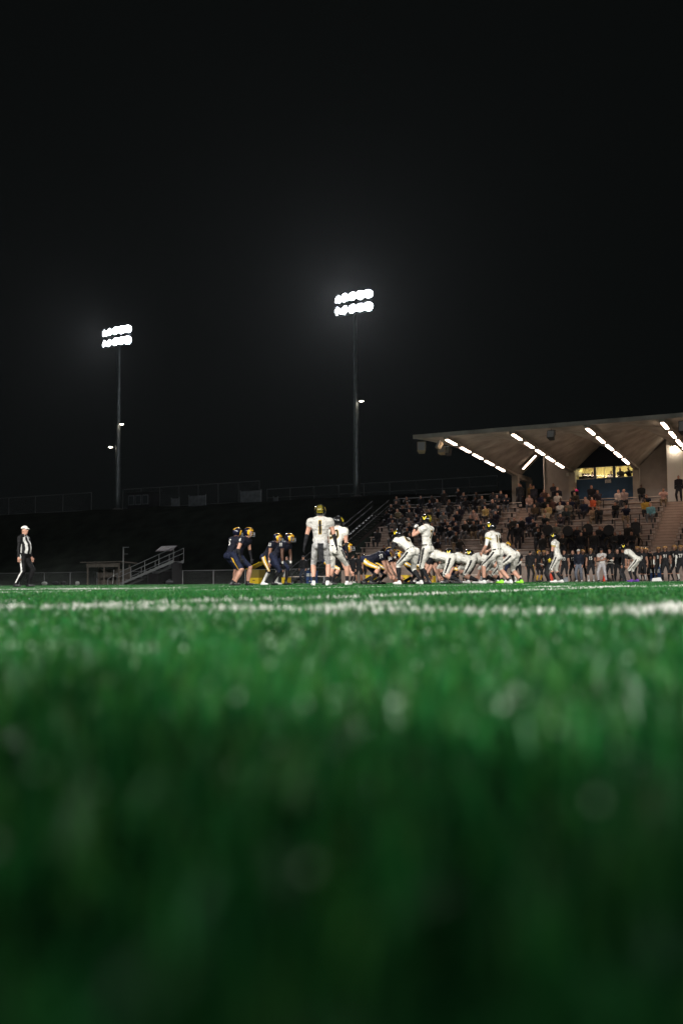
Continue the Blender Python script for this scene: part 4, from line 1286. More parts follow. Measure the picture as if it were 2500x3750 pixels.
# dark crouchers
ball_pos = at(1401, 27.6)
def crouch(px, D, yawd, mats_, label, helmet, group, s=1.0, nums=(), **k):
    sp = dict(CROUCH, s=s, strip=(.30, .62) if helmet == 'wing' else (.28,), hemleg=.57, sleeve=.24, trim=False)
    sp.update(k)
    return person(sp, at(px, D), yawd, mats_, label, helmet, group, nums=nums)
yD = face(.97, -.24)
crouch(1232, 27.6, yD, M(DARK), 'navy player crouching low behind number 50 with arms hanging down', 'wing', 'players in navy', handL=(-.16, .40, .28), handR=(.18, .36, .22), lean=58, lean2=66, pz=.66)
crouch(1376, 27.6, yD, M(DARK), 'navy player with 77 on the shoulder crouching with one hand on the ball', 'wing', 'players in navy', s=1.04, nums=[('padR', '77', .14, M_numw)], handL=(-.10, .46, .16), handR=(.10, .40, .20), palmR=(-1, 0, -1), curl=.9, fore='skin', bulk=1.12, leg=1.1)
crouch(1408, 28.9, yD, M(DARK), 'navy player with 50 on the shoulder crouching beyond the ball', 'wing', 'players in navy', nums=[('padR', '50', .14, M_numw)], handL=(-.14, .48, .10), handR=(.16, .46, .08), bulk=1.1)
crouch(1520, 29.6, yD, M(DARK), 'navy lineman crouching beyond the player in white number 6', 'wing', 'players in navy', handL=(-.14, .46, .12), handR=(.16, .44, .08))
crouch(1560, 30.6, yD, M(DARK, shoe=C_SHOEW), 'navy lineman reaching to the turf behind the standing player in white', 'wing', 'players in navy', handL=(-.16, .46, .10), handR=(.18, .44, .05))
crouch(1665, 31.8, yD, M(DARK, skin=SKIN_D), 'navy lineman almost hidden beyond the crouching white linemen', 'wing', 'players in navy', handL=(-.16, .46, .10), handR=(.18, .44, .05))

# the ball
fb = empty('football', (ball_pos.x, ball_pos.y, 0.0), yD)
tag(fb, 'brown football on the turf under the crouching player with 77', 'ball')
M_ball = mat('ball_leather', (0.16, 0.06, 0.03), 0.55, 0.4, vary=0.1, scale=60, bump=0.3)
prof = [(.085 * math.sqrt(max(0, 1 - (abs(z) / .142) ** 1.7)) + .004, z) for z in [-.14 + .28 * q / 14 for q in range(15)]]
MB().lathe(prof, (0, .42, .088), 16, Matrix.Rotation(R(90), 3, 'X')).build('leather', M_ball, fb, True)
MB().box((0, .42, .177), (.02, .10, .008)).build('laces', M_numw, fb)

# whites at the line
person(dict(STAND, pads=True, s=1.02, pz=.83, py=-.20, lean=46, lean2=60, hpitch=4, strip=(.28,), hemleg=.60, sock=.62, sleeve=.16, upperL='black', upperR='black', fore='skin', band=True, handL=(-.20, .22, .68), handR=(.22, .30, .62), elbowL=(-1, -.1, 0), footL=(-.17, .12, 0, -6), footR=(.2, -.30, 0, 8), bulk=1.05, leg=1.12, belt=True),
    at(1488, 26.0), face(-.66, .75), M(WHITE, skin=SKIN_D, band=C_STW), 'player in white number 6 bending forward with one arm hanging straight', 'black', 'players in white', nums=[('back', '6', .30, M_num, M_out)])
person(dict(STAND, belt=True, pads=True, s=1.05, lean=2, lean2=-2, hpitch=2, strip=(.24,), hemleg=.60, sock=.62, sleeve=.26, trim=True, upper='skin', fore='skin', bandL='band', glove='white', handL=(-.14, .26, 1.44), handR=(.16, .24, 1.40), elbowL=(-.7, .7, -1), elbowR=(1, .2, -1), footL=(-.16, -.14, 0, -6), footR=(.16, .22, 0, 6), curl=.9, leg=1.06),
    at(1562, 26.4), face(-.84, .54), M(WHITE, sock=C_BLACK, shoe=C_SHOEK, band=C_BLACK), 'player in white number 7 standing upright with both hands at the face mask', 'black', 'players in white', nums=[('back', '7', .28, M_num, M_out)], stickers=True)
yW = face(-.95, .30)
crouch(1612, 28.2, yW, M(WHITE, shoe=C_SHOEK), 'white lineman crouching beside number 7, black sleeve, ankle bare', 'black', 'players in white', s=1.05, handL=(-.15, .50, .20), handR=(.15, .48, .2), upper='black', sleeve=.20, pz=.68, footL=(-.22, -.55, 0, 0), bulk=1.15, leg=1.2, nums=[('back', '52', .26, M_num, M_out)])
crouch(1690, 29.4, yW, M(WHITE, shoe=C_SHOEW), 'white lineman in a low stance, white shoes, one bare arm to the turf', 'black', 'players in white', s=1.05, handL=(-.15, .52, .10), handR=(.15, .48, .1), pz=.64, footL=(-.22, -.50, 0, 0), bulk=1.15, leg=1.2, upper='black', nums=[('back', '74', .26, M_num, M_out)])
crouch(1762, 30.8, yW, M(WHITE, shoe=C_SHOEW), 'white lineman with long black sleeves to the turf behind number 16', 'black', 'players in white', s=1.05, handL=(-.16, .52, .08), handR=(.16, .50, .08), fore='black', upper='black', glove='black', pz=.66, bulk=1.15, leg=1.15)
crouch(1800, 31.8, yW, M(WHITE, shoe=C_SHOEW), 'white lineman farthest along the line, crouching behind number 16', 'black', 'players in white', s=1.02, handL=(-.16, .52, .10), handR=(.16, .5, .1), pz=.62, bulk=1.12, leg=1.1)
person(dict(STAND, belt=True, pads=True, s=1.04, pz=.85, py=-.10, lean=14, lean2=16, hpitch=2, strip=(.28,), hemleg=.56, sock=.90, sleeve=.24, trim=True, upper='white', fore='skin', glove='skin', handL=(-.22, .24, .84), handR=(.14, .28, .90), elbowL=(-.8, -1, -.1), footL=(-.20, .20, 0, -6), footR=(.24, -.36, 0, 10), bulk=1.1, leg=1.08, curl=.8),
    at(1806, 28.0), face(-.74, .67), M(WHITE), 'player in white number 16 standing with knees bent and hands ready', 'black', 'players in white', nums=[('back', '16', .28, M_num, M_out)])
person(dict(STAND, pads=True, s=1.02, pz=.80, py=-.24, lean=54, lean2=62, hpitch=0, strip=(.28,), hemleg=.58, sock=.92, sleeve=.24, handL=(-.2, .24, .56), handR=(.2, .24, .56), footL=(-.2, .05, 0, -6), footR=(.26, -.32, 0, 8), bulk=1.12, leg=1.18),
    at(1852, 29.3), face(-.76, .65), M(WHITE, shoe=C_NEON), 'player in white bending behind number 16 in bright green shoes', 'black', 'players in white', nums=[('back', '4', .26, M_num, M_out)])
person(dict(STAND, pads=True, s=1.02, lean=7, lean2=10, hpitch=22, strip=(.28,), hemleg=.62, sock=.64, sleeve=.22, trim=True, upper='skin', fore='black', gloveL='yellow', gloveR='yellow', handL=(-.20, .22, .82), handR=(.22, .2, .80), footL=(-.12, .06, 0, -6), footR=(.14, -.10, 0, 8), bulk=1.02),
    at(2038, 36.0), YAW_W, M(WHITE, yellow=C_GOLD), 'player in white standing upright looking down, yellow glove', 'black', 'players in white', nums=[('back', '8', .26, M_num, M_out)])
person(dict(STAND, pads=True, s=1.02, pz=.88, py=-.18, lean=46, lean2=56, hpitch=2, strip=(.26,), hemleg=.60, sock=.62, sleeve=.22, upper='black', fore='skin', handL=(-.2, .22, .64), handR=(.2, .22, .62), elbowL=(-1, -.1, 0), footL=(-.14, .02, 0, -6), footR=(.16, -.14, 0, 8)),
    at(2312, 40.0), YAW_W, M(WHITE, shoe=C_PURP, skin=SKIN_M), 'player in white bending forward with hands on knees, purple shoes', 'black', 'players in white')
# navy player standing upfield
person(dict(STAND, pads=True, s=.98, lean=10, hpitch=4, hemleg=.6, sock=.65, handL=(-.24, .2, .78), handR=(.26, .18, .76)), at(1864, 42.0), face(-.6, -.8), M(DARK), 'navy player standing beyond the bending player in green shoes, facing the camera', 'wing', 'players in navy', voxel=.022)

# ------------------------------------------------------------------ referee
M_refk = cloth('referee_black', (0.010, 0.010, 0.011)); M_refw = cloth('referee_white', (0.66, 0.65, 0.62))
def ref_stripe(t, ang):
    a = (ang % (2 * math.pi))
    return 'white' if int(a / (2 * math.pi) * 14 + .5) % 2 == 0 else 'shirt'
root, info, me = person(dict(STAND, s=1.02, lean=-1, lean2=2, belly=.07, bulk=1.16, hpitch=-2, sleeve=.985, fore='shirt', upper='shirt', handL=(-.25, .14, .80), handR=(.27, .0, .76), elbowR=(.6, -1, 0), elbowL=(-.6, -1, 0), hemleg=.99, sock=.995, strip=(.24,), pantw=.018, shirt_lab=ref_stripe, hem=.12, footL=(-.12, .10, 0, -4), footR=(.13, -.16, 0, 8), hairz=.1, shw=.21),
    at(86, 29.0), face(.98, -.18), dict(shirt=M_refk, white=M_refw, pants=M_refk, stripe=M_refw, skin=SKIN_L, sock=M_refk, shoe=C_SHOEK, hair=C_HAIRB),
    'referee in black and white striped shirt and white cap standing side on', voxel=.015)
hm = Matrix(((info['hr'].x, info['hf'].x, info['hu'].x, 0), (info['hr'].y, info['hf'].y, info['hu'].y, 0), (info['hr'].z, info['hf'].z, info['hu'].z, 0), (0, 0, 0, 1)))
def cap(root, info, m, name='cap', brim=True):
    h = MB()
    pr = [(.088 * math.cos(a), .088 * math.sin(a)) for a in [R(0 + 88 * q / 7) for q in range(8)]]
    h.lathe(pr, (0, 0, 0), 18)
    mx = Matrix.Translation(info['hc'] * info['s'] + info['hu'] * .062) @ hmat(info) @ Matrix.Diagonal((1.0, 1.22, 1.0, 1))
    o = link(name, h.me(name, m, True), root, mx)
    if brim:
        vs, fs = [], []
        for q in range(9):
            a = R(-62 + 124 * q / 8)
            for k_, dz in ((1.0, .010), (1.62 - .12 * abs(a), -.018)):
                vs.append(V((.088 * math.sin(a) * (1.0 if k_ == 1.0 else 1.05), .088 * math.cos(a) * k_, dz)))
        fs = [(2 * q, 2 * q + 2, 2 * q + 3, 2 * q + 1) for q in range(8)]
        b = mesh('brim', vs, fs, m)
        bm = bmesh.new(); bm.from_mesh(b); bmesh.ops.solidify(bm, geom=bm.faces[:], thickness=.006); bm.to_mesh(b); bm.free()
        link('brim', b, o)
    return o
def hmat(info):
    return Matrix(((info['hr'].x, info['hf'].x, info['hu'].x, 0), (info['hr'].y, info['hf'].y, info['hu'].y, 0), (info['hr'].z, info['hf'].z, info['hu'].z, 0), (0, 0, 0, 1)))
cap(root, info, C_STW)
def eyes(root, info):
    mb = MB()
    s = info['s']
    for sx in (-1, 1):
        c = (info['hc'] + info['hf'] * .088 + info['hr'] * (sx * .031) + info['hu'] * .022) * s
        mb.box(c, (.02, .012, .009), hmat(info).to_3x3())
    mb.build('eyes', C_HAIR, root)
    MB().box((info['hc'] + info['hf'] * .090 - info['hu'] * .052) * s, (.042, .008, .006), hmat(info).to_3x3()).build('mouth', mat('lip', (.25, .09, .07), .6), root)
eyes(root, info)

# photographer kneeling behind the camera, whose shadow falls on the near turf
person(dict(s=1.05, pz=.56, py=-.42, lean=30, lean2=44, hpitch=24, footL=(-.2, -.80, .02, 0, 50), footR=(.26, -.14, 0, 5), kneeL=(-.4, 1, -.8), kneeR=(.4, 1, .6), handL=(-.15, .22, .34), handR=(.16, .22, .34), sleeve=.98, hemleg=.98, pantw=.02, bulk=1.2),
    (0.08, -0.47, 0), face(0, 1), dict(shirt=C_BLACK, pants=C_CHAR, skin=SKIN_L, shoe=C_SHOEK, hair=C_HAIR), 'photographer in black kneeling low on the turf outside the near sideline', voxel=.03)

# ------------------------------------------------------------------ people on the far sideline
YAW_F = face(-NX, -NY)            # facing the field
BK = dict(shirt=C_BLACK, pants=C_BLACK, skin=SKIN_M, sock=C_BLACK, shoe=C_SHOEK, stripe=C_YEL, band=C_STW, white=C_STW, black=C_BLACK, hair=C_HAIR, trim=C_STW, padtop=C_BLACK)
SKINS = [SKIN_L, SKIN_M, SKIN_D]
def side_player(px, n, dyaw, label, num=None, helmet='gold', **k):
    u, n = side_at(px, n)
    mk = M(BK, **k.pop('mats', {}))
    sp = dict(STAND, pads=True, s=k.pop('s', 1.0), hemleg=.6, sock=.66, sleeve=.26, hpitch=4)
    sp.update(k)
    return person(sp, UN(u, n), YAW_F + R(dyaw), mk, label, helmet, 'players and coaches on the far sideline', voxel=.026, nums=[('front', num, .24, M_numw)] if num else ())
def side_coach(px, n, dyaw, label, mats_, capm=None, beanie=None, **k):
    u, n = side_at(px, n)
    sp = dict(STAND, s=k.pop('s', 1.0), hemleg=.985, sock=.99, sleeve=.98, pantw=.018, bulk=1.08, hpitch=2)
    sp.update(k)
    r, info, me = person(sp, UN(u, n), YAW_F + R(dyaw), mats_, label, None, 'players and coaches on the far sideline', voxel=.024)
    if capm: cap(r, info, capm)
    if beanie: cap(r, info, beanie, 'beanie', False)
    eyes(r, info)
    return r, info
CO = dict(shirt=C_BLACK, pants=C_CHAR, skin=SKIN_L, shoe=C_SHOEK, sock=C_BLACK, hair=C_HAIR)
M_gsweat = cloth('pants_slate', (0.13, 0.14, 0.17)); M_polo = cloth('polo_pale', (0.55, 0.52, 0.50)); M_khaki = cloth('pants_pale', (0.42, 0.40, 0.41)); M_sweat = cloth('sweater_navy', (0.010, 0.013, 0.024))
side_coach(1110, 54.2, 8, 'coach in black jacket and knit cap, hands in pockets, by the blue cooler', M(CO, pants=cloth('jeans', (.025, .03, .045))), beanie=C_CHAR, handL=(-.24, .12, .92), handR=(.24, .12, .92))
side_coach(1052, 54.6, -30, 'person in pale grey shorts standing beyond the player with 71', M(CO, pants=C_PANTG, shirt=C_CHAR), hemleg=.56, handL=(-.2, .2, .86), handR=(.2, .2, .86))
side_coach(1287, 53.6, 160, 'person in long black coat and white shoes behind number 50', M(CO, pants=C_BLACK, shoe=C_SHOEW))
side_player(1312, 53.8, 20, 'black clad player with bare brown legs behind the crouching player with 77', mats=dict(skin=SKIN_M), hemleg=.5, sock=.9, helmet='black')
side_player(1333, 54.3, -10, 'black clad player with bare legs, second behind the crouching player with 77', mats=dict(skin=SKIN_M), hemleg=.5, sock=.9, helmet='black')
side_player(1592, 54.0, 40, 'player in bronze helmet seen behind the crouching white linemen', helmet='gold')
side_player(1685, 54.0, 10, 'player in bronze helmet seen over the backs of the white linemen', helmet='gold')
side_player(1662, 54.4, 10, 'player in black helmet seen over the backs of the white linemen', helmet='black')
side_player(1893, 52.6, 10, 'player in black with white forearm sleeves, pale tights and bronze helmet', fore='white', glove='white', handL=(-.08, .24, .98), handR=(.1, .24, .96), mats=dict(sock=C_STW, shoe=C_SHOEW))
side_coach(1937, 52.9, 178, 'coach in black hooded coat with back turned, yellow stripe at the leg', M(CO, pants=C_BLACK, stripe=C_YEL), strip=(.25,))
side_player(1966, 53.4, 60, 'player in gold helmet and bright yellow socks', mats=dict(sock=C_YEL), helmet='wing')
side_player(1990, 54.2, 0, 'player in bronze helmet and black jersey between two coaches', num='5')
r, info = side_coach(2006, 53.0, -55, 'coach in black jacket holding a white clipboard', M(CO, skin=SKIN_M), handL=(-.05, .34, .95), handR=(.12, .34, .95))
cb = empty('clipboard', r.matrix_basis @ V((.02, .42, .93)), r.rotation_euler.z)
tag(cb, 'white clipboard held by the coach in black', 'clipboard')
MB().box((0, 0, .03), (.30, .22, .015), Matrix.Rotation(R(25), 3, 'X')).build('board', M_white, cb)
MB().box((0, .09, .075), (.1, .03, .02), Matrix.Rotation(R(25), 3, 'X')).build('clip', M_rail, cb)
side_player(2064, 53.4, -5, 'bareheaded player in black number 33 jersey between the clipboard and the white cap', num='33', helmet=None, mats=dict(skin=SKIN_M))
side_player(2094, 54.0, 5, 'bareheaded player in number 12 close behind the shoulder of the coach in the white cap', num='12', helmet=None, mats=dict(skin=SKIN_L))
side_coach(2116, 53.2, 0, 'coach in navy sweater, white cap and slate trousers', M(CO, shirt=M_sweat, pants=M_gsweat, shoe=C_SHOEW), capm=C_STW, handL=(-.22, .10, .88), handR=(.22, .10, .88))
side_player(2132, 54.3, 0, 'player in gold helmet just behind the coach in the white cap')
side_player(2160, 53.0, 4, 'player in black number 15 jersey, bronze helmet and pale socks', num='15', mats=dict(sock=C_PANTG, shoe=C_SHOEW))
side_coach(2200, 52.7, -4, 'coach in pale polo shirt and pale trousers with arms folded', M(CO, shirt=M_polo, pants=M_khaki, skin=SKIN_M), sleeve=.3, handL=(.10, .22, 1.12), handR=(-.06, .24, 1.30), elbowL=(-.8, .2, -1), elbowR=(.8, .3, -1), footL=(-.2, 0, 0, -8), footR=(.2, 0, 0, 8), capm=C_BLACK)
side_player(2230, 53.4, -10, 'bareheaded player in black with white sleeves and a towel at the waist', helmet=None, fore='white', mats=dict(belt=C_STW), belt=True, handL=(-.05, .26, 1.12), handR=(.1, .26, 1.08))
side_coach(2256, 54.0, 25, 'bareheaded person with brown hair in black clothes', M(CO, hair=C_HAIRB, skin=SKIN_L))
side_coach(2282, 53.3, -100, 'person in black jacket standing side on behind the bending player', M(CO, skin=SKIN_M))
side_player(2330, 53.6, 20, 'tall player in bronze helmet beyond the bending player', s=1.05)
side_player(2348, 53.0, 0, 'player in black number 3 jersey between the bending player and the blue cooler', num='3', mats=dict(sock=C_PANTG))
side_player(2364, 53.9, -10, 'player in bronze helmet with white sleeve behind number 3', fore='white')
side_player(2378, 54.3, 0, 'bareheaded short player in black behind number 3', helmet=None, s=.92)
side_player(2408, 53.0, 12, 'player in black number 81 jersey and bronze helmet', num='81', fore='white')
side_player(2432, 52.5, 6, 'player in black number 91 jersey with pale gloves and bronze helmet', num='91', glove='white', s=1.02)
side_player(2468, 52.6, -20, 'tall player in black number 5 jersey at the end of the line', num='5', s=1.04)
side_player(2490, 51.9, -4, 'player in black number 27 jersey with long white sleeves and pale legs', num='27', fore='white', upper='white', glove='white', mats=dict(sock=C_STW), s=1.02)
# kit lying by their feet
def floor_bag(px, n, w, d, h, label, m):
    u, n = side_at(px, n)
    r_ = empty('kit_bag', UN(u, n), -ANG + .3)
    tag(r_, label, 'bag')
    MB().prism([(-w / 2, -d / 2, 0), (w / 2, -d / 2, 0), (w * .36, -d * .3, h), (-w * .4, -d * .25, h * .8)], (0, d * .8, 0)).build('body', m, r_)
    MB().tube([(-w * .2, 0, h * .8), (-w * .1, 0, h * 1.2), (w * .1, 0, h * 1.2), (w * .2, 0, h * .85)], .015, 5).build('strap', M_dark, r_)
floor_bag(2398, 52.2, .5, .3, .2, 'white bag on the turf in front of number 81', M_white)
floor_bag(2066, 51.6, .26, .24, .26, 'crumpled pale bag on the turf beside the standing player in white', M_banner)
for px in (2013, 2209):
    u, n = side_at(px, 53.9)
    r_ = empty('marker_cone', UN(u, n), 0)
    tag(r_, 'small orange marker standing behind the sideline people', 'marker', 'orange markers')
    mo_ = mat('orange_plastic', (.75, .06, .02), .5)
    MB().box((0, 0, .02), (.28, .28, .04)).build('base', mo_, r_)
    MB().lathe([(.13, .04), (.10, .2), (.05, .48), (.03, .5)], n=12).build('cone', mo_, r_)

# ------------------------------------------------------------------ spectators
M_coat = mat('spectator_coat', (0.03, 0.03, 0.03), 0.8, 0.2, objcol=True, vary=0.15, scale=9, bump=0.4)
SIT = dict(pz=.50, py=.0, lean=8, lean2=14, hemleg=.985, sock=.99, sleeve=.98, pantw=.02, bulk=1.18, footL=(-.13, .40, 0, -8), footR=(.13, .42, 0, 8), kneeL=(-.2, .6, 1), kneeR=(.2, .6, 1), shw=.20)
VAR = []
def variant(sp, skin, hair, pants, hoodcol=False):
    me, labs, hm, info = make_body(sp, .03, False)
    for l in labs:
        me.materials.append({'shirt': M_coat, 'pants': pants, 'skin': skin, 'hair': M_coat if hoodcol else hair, 'shoe': C_SHOEK}.get(l, M_coat))
    return me
p1 = cloth('trousers_dark', (.02, .02, .025)); p2 = cloth('trousers_tan', (.22, .16, .10)); p3 = cloth('trousers_grey', (.10, .10, .11))
VAR.append(variant(dict(SIT, handL=(-.1, .3, .60), handR=(.1, .3, .60)), SKIN_L, C_HAIR, p1))
VAR.append(variant(dict(SIT, lean=28, lean2=36, handL=(-.06, .5, .62), handR=(.06, .5, .62)), SKIN_M, C_HAIRB, p1, True))
VAR.append(variant(dict(SIT, hairz=.5, hpitch=18, handL=(-.12, .3, .60), handR=(.1, .3, .60)), SKIN_D, C_HAIR, p1, True))
VAR.append(variant(dict(SIT, handL=(.12, .24, .86), handR=(-.12, .24, .84), elbowL=(-1, .2, -1), elbowR=(1, .2, -1), hyaw=25), SKIN_L, C_HAIRB, p3))
VAR.append(variant(dict(SIT, lean=14, handL=(-.08, .34, .98), handR=(.08, .34, .98), elbowL=(-1, .2, -1), elbowR=(1, .2, -1), hpitch=12), SKIN_M, C_HAIR, p2))
VAR.append(variant(dict(SIT, lean=-4, side=8, handL=(-.3, .05, .56), handR=(.14, .34, .58), footL=(-.2, .62, 0, -8), hyaw=-25), SKIN_D, C_HAIR, p1))
VAR.append(variant(dict(SIT, lean=18, hairz=-.2, handL=(-.12, .3, .62), handR=(.1, .32, .62), hyaw=-10), SKIN_L, mat('hair_fair', (.25, .16, .08), .7), p3))
STV = [variant(dict(STAND, hemleg=.985, sock=.99, sleeve=.98, pantw=.02, bulk=1.1), SKIN_L, C_HAIR, p1), variant(dict(STAND, hemleg=.985, sock=.99, sleeve=.98, pantw=.02, bulk=1.12, handL=(.1, .24, 1.1), handR=(-.1, .24, 1.08), elbowL=(-1, .2, -1), elbowR=(1, .2, -1)), SKIN_M, C_HAIR, p1, True)]
DARKS = [(.010, .010, .012), (.012, .014, .02), (.02, .02, .02), (.008, .008, .01), (.022, .02, .018), (.014, .011, .011), (.03, .03, .034), (.016, .013, .02)]
def spectator(u, row, label, col, var=None, standing=False, group='spectators in the bleachers', dn=0.0, dz=0.0):
    me = (STV if standing else VAR)[var if var is not None else random.randrange(len(STV if standing else VAR))]
    n = row_n(row) + (.46 if not standing else .22) + dn
    o = link('person', me)
    o.location = UN(u, n, row_z(row) + dz)
    o.rotation_euler = (0, 0, YAW_F + random.uniform(-.35, .35))
    s = random.uniform(.92, 1.05)
    o.scale = (s, s, s)
    o.color = (*col, 1)
    tag(o, label, 'person', group)
    return o
taken = set()
def seat_free(u, row):
    for (a, r_) in taken:
        if r_ == row and abs(a - u) < .5: return False
    taken.add((u, row)); return True
def px_seat(px, py):
    """the bleacher seat seen at a photo pixel (taken as a seated person's chest)"""
    best = None
    for row in range(ROWS):
        u, n = side_at(px, row_n(row) + .46)
        p = UN(u, n, row_z(row) + .8)
        y = 2131 - (px - 1250) * math.tan(R(.42)) - (p.z - CAM_H) / p.y * FPX
        if best is None or abs(y - py) < best[0]: best = (abs(y - py), u, row)
    return best[1], best[2]
# spectators one can tell apart
KEY = [(2117, 1828, (.05, .04, .03), 'spectator with a bright pink hat in the row below the booth', 1), (2172, 1838, (.55, .10, .04), 'spectator in an orange red jacket below the booth', 0), (2150, 1850, (.45, .30, .24), 'spectator in a pale pink coat beside the orange red jacket', 5),
       (2172, 1885, (.30, .20, .13), 'spectator in tan trousers and coat on an otherwise empty row', 3), (2196, 1880, (.03, .03, .03), 'spectator in black beside the tan clothes on the near empty row', 1), (2045, 1835, (.55, .50, .46), 'spectator in a white coat above the middle section', 0),
       (2012, 1870, (.5, .36, .16), 'spectator in a tan yellow jacket left of the white patterned coat', 5), (2054, 1865, (.5, .47, .44), 'spectator in a white patterned coat in the middle section', 2), (2004, 1890, (.45, .38, .28), 'spectator under a cream blanket in the middle section', 1),
       (2368, 1862, (.45, .28, .05), 'spectator in mustard trousers and jacket by the second stairway', 4), (2386, 1868, (.15, .33, .38), 'spectator in a light blue top by the second stairway', 5), (2432, 1812, (.55, .33, .28), 'spectator in a pink top with raised arms below the right wall', 3),
       (2268, 1828, (.55, .45, .40), 'spectator in a white hooded coat below the booth corner', 5), (2286, 1815, (.3, .22, .2), 'spectator in a dusky pink coat below the booth corner', 0), (1738, 1905, (.42, .28, .24), 'spectator in a pink coat at the edge of the lit bleachers', 5),
       (1780, 1885, (.45, .32, .12), 'spectator in a yellow and white coat left of the first stairway', 0), (1940, 1840, (.40, .25, .20), 'spectator in a rose coat right of the first stairway', 5), (2258, 1850, (.02, .02, .02), 'spectator in black with a white bag below the booth corner', 1),
       (1625, 1905, (.16, .15, .14), 'spectator in a light grey coat in the unlit section', 0), (1498, 1925, (.2, .17, .15), 'spectator in a pale coat at the low edge of the crowd', 2), (1460, 1885, (.2, .16, .10), 'spectator in a pale yellow hat and coat in the unlit section', 5)]
hatm = {}
for px, py, c, lab, var in KEY:
    var = var if var < 2 else var + 1
    u, row = px_seat(px, py)
    seat_free(u, row)
    o = spectator(u, row, lab, c, var)
    if 'pink hat' in lab:
        MB().lathe([(.10, 0), (.105, .03), (.09, .09), (.05, .125), (.02, .135)], (0, .10, 1.26), 12).build('hat', mat('hat_pink', (.75, .04, .22), .8), o, True)
DL = 'spectator in dark clothes seated in the unlit end section of the bleachers'
for row in range(ROWS):
    for q in range(17):
        u = -30.6 + q * .56 + random.uniform(-.12, .12)
        if u > -21.6: continue
        p = (.0, .06, .06, .12, .28, .55, .62, .66, .68, .62, .6, .5)[row]
        if row in (2, 3) and u > -26: p = .5 if u < -22.5 else .1
        if row < 6 and u < -28: p *= .5
        if random.random() < p and seat_free(u, row):
            spectator(u, row, DL, random.choice(DARKS * 2 + [(.07, .065, .065), (.12, .11, .11), (.07, .04, .035)]), group='spectators in the unlit section')
        elif row == 11 and random.random() < .25: spectator(u, row, 'spectator in dark clothes standing at the top of the unlit section', random.choice(DARKS), standing=True, group='spectators standing at the top', dn=.9)
NAMED = [((.012, .012, .013), 'black'), ((.035, .035, .04), 'charcoal grey'), ((.01, .013, .03), 'dark navy'), ((.08, .04, .03), 'dark brown'), ((.14, .12, .11), 'mid grey'), ((.12, .025, .025), 'dark red')]
for row in range(ROWS):
    for q in range(31):
        u = -19.7 + q * .55 + random.uniform(-.1, .1)
        if -12.0 < u < -9.8 or u > -6.6: continue
        sec = 'between the two stairways' if u < -11 else 'beyond the second stairway'
        if u < -17.3: p = (0, 0, .0, .0, .1, .25, .5, .62, .72, .75, .75, .7)[row]
        elif u < -11: p = (0, 0, 0, 0, 0, 0, .03, .07, .14, .22, .32, .42)[row]
        else: p = (0, 0, 0, 0, 0, .2, .3, .5, .6, .65, .6, .6)[row]
        if -13.6 < u < -12 and row in (7, 8, 9): p = .6
        if random.random() < p and seat_free(u, row):
            c, nm = random.choices(NAMED, (7, 4, 4, 2, 1, .6))[0]
            spectator(u, row, 'spectator in %s seated in the lit bleachers %s' % (nm, sec), tuple(x * random.uniform(.8, 1.2) for x in c), group='spectators in %s %s' % (nm, sec))
# on the landing by the columns, and in front of the back wall
for u, dn, c, lab in ((-21.6, 1.2, (.02, .02, .02), 'spectator in black standing by the first column at the top of the stairway'), (-21.0, 1.6, (.25, .17, .08), 'spectator in a tan coat standing at the top of the first stairway'), (-20.6, .9, (.03, .03, .04), 'spectator in charcoal standing at the top of the first stairway'),
                      (-19.3, 1.3, (.03, .03, .04), 'person in dark vest with folded pale arms standing by the downpipe'), (-10.9, .8, (.015, .015, .02), 'person in dark suit and pale shirt standing against the white wall')):
    spectator(u, ROWS - 1, lab, c, 1 if 'folded' in lab else 0, True, 'people standing at the top of the bleachers', dn=dn, dz=.0)
# the band in the lowest rows
M_horn = mat('horn_cover', (0.012, 0.012, 0.013), 0.6, 0.3); M_brass = mat('horn_brass', (0.10, 0.08, 0.05), 0.3, 0.5, 0.8)
def sousaphone(px, py, D, label):
    X = (px - 1250) / FPX * D
    z = (2131 - (px - 1250) * math.tan(R(.42)) - py) / FPX * D + CAM_H
    root = empty('sousaphone', (X, D, z - .75), YAW_F)
    tag(root, label, 'sousaphone', 'sousaphones held up by the band')
    rot = Matrix.Rotation(R(-80), 3, 'X')
    MB().lathe([(.05, -.42), (.07, -.28), (.12, -.14), (.20, -.05), (.31, 0.0), (.315, .01)], (0, 0.10, .75), 24, rot).build('bell', M_brass, root, True)
    MB().lathe([(.33, .006), (.325, .02), (.02, .03)], (0, 0.10, .75), 24, rot).build('bell_cover', M_horn, root)
    MB().tube([V((.0, -.30, .66)), V((0, -.38, .45)), V((.1, -.36, .2))] + [V((.34 * math.sin(a), -.15 + .18 * math.cos(a), .0 + .34 * math.cos(a))) for a in [R(20 + 340 * q / 16) for q in range(17)]], .045, 8, .03).build('coil', M_brass, root, True)
for i, (px, py) in enumerate(((2006, 1942), (2079, 1945), (2152, 1938), (2229, 1942), (2326, 1940))):
    row = 2 if i % 2 else 3
    u, n = side_at(px, row_n(row) + .2)
    p = UN(u, n)
    sousaphone(px, py, p.y - .25, ('black covered sousaphone bell above the standing player in white', 'small black covered sousaphone bell over the bench row right of the standing white player', 'round black sousaphone bell above the coach in the white cap', 'round black sousaphone bell above the coach in the pale polo', 'large round black sousaphone bell above the bending player in white')[i])
    spectator(u, row, 'band member in dark uniform carrying a sousaphone in the low rows', (.015, .015, .018), 0, True, 'band members with sousaphones')
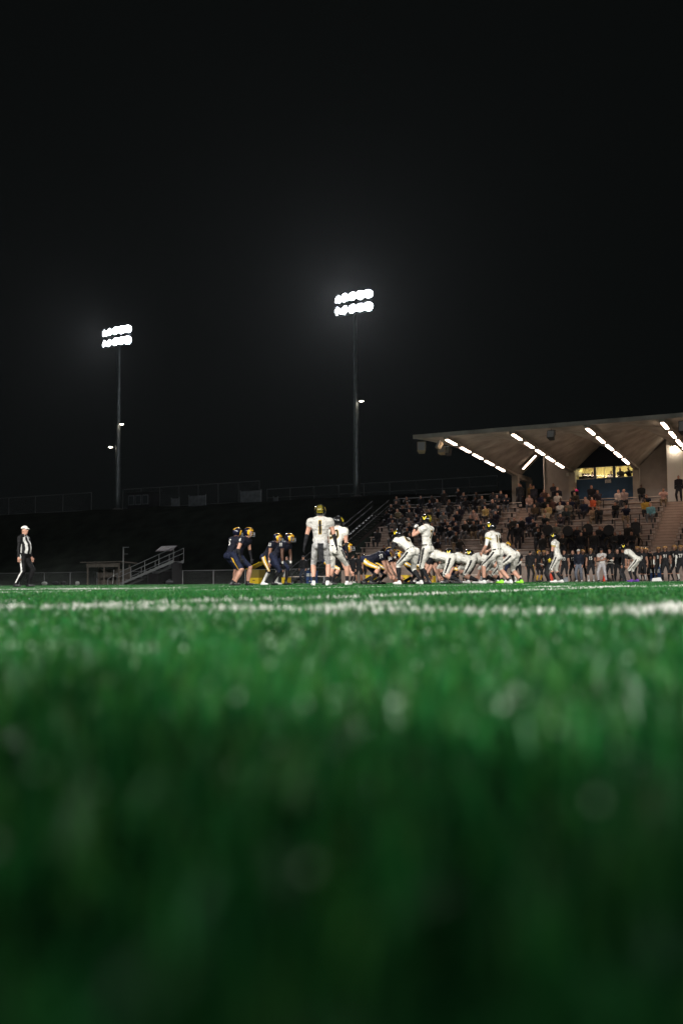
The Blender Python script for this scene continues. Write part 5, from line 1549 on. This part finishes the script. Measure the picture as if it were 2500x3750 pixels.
for px, row in ((1868, 4), (1882, 4), (1895, 3), (1908, 4), (1965, 3), (1970, 2), (1985, 1), (2030, 1), (2060, 1), (2100, 2), (2112, 2), (2125, 1), (2140, 2), (2175, 1), (2195, 2), (2205, 2), (2250, 1), (2300, 2), (2310, 1), (2350, 2), (2355, 2), (2270, 1)):
    u, n = side_at(px, row_n(row) + .2)
    if -12 < u < -9.9: continue
    spectator(u, row, 'band member in dark uniform standing in the low bleacher rows', random.choice(DARKS[:5]), None, True, 'band members in the low rows')
# the people inside the booth
for u, dn, lab, v in ((-16.95, .95, 'person in dark top sitting by the monitor in the first booth window', 0), (-15.7, .95, 'person in dark top sitting in the middle booth window', 0), (-15.02, .85, 'person with a pale top in the last booth window, head on hand', 0), (-14.45, .9, 'person with raised elbows in the last booth window', 4), (-17.7, 1.0, 'person at the edge of the first booth window', 1)):
    o = link('person', VAR[v])
    o.location = UN(u, NB + dn, ZT + 1.05 if 'pale' not in lab and 'raised' not in lab else ZT + 1.22)
    o.location.z = (WZ0 + (.10 if 'last' not in lab else .26)) - .80
    o.rotation_euler = (0, 0, YAW_F + random.uniform(-.3, .3))
    o.color = (.02, .02, .022, 1) if 'pale' not in lab else (.12, .10, .08, 1)
    tag(o, lab, 'person', 'people in the press booth')
    ch = empty('stool', UN(u, NB + dn, ZT + .39), YAW_F)
    tag(ch, 'dark stool behind the booth counter under a seated person', 'stool', 'stools in the press booth')
    hz = o.location.z + .41 - (ZT + .39)
    MB().lathe([(.17, hz - .05), (.18, hz - .02), (.17, hz)], n=14).build('seat', M_dark, ch)
    for q in range(3):
        a = R(120 * q)
        MB().tube([(.18 * math.cos(a), .18 * math.sin(a), 0), (.1 * math.cos(a), .1 * math.sin(a), hz - .04)], .015, 6).build('leg', M_dark, ch)

# ------------------------------------------------------------------ thin volume added for a faint glow round the floodlights
hz = MB().box((0, 0, 14.5), (1810, 1810, 31.2)).build('haze', None)
hz.data.materials.clear()
hm_ = bpy.data.materials.new('glow_haze'); hm_.use_nodes = True
nt = hm_.node_tree
nt.nodes.remove(nt.nodes['Principled BSDF'])
pv = nt.nodes.new('ShaderNodeVolumePrincipled')
pv.inputs['Color'].default_value = (0.92, 0.95, 1.0, 1)
pv.inputs['Density'].default_value = 0.000014
pv.inputs['Anisotropy'].default_value = 0.75
nt.links.new(pv.outputs[0], nt.nodes['Material Output'].inputs['Volume'])
hz.data.materials.append(hm_)
tag(hz, 'thin haze added for a glow round the floodlights', 'haze', kind='stuff')
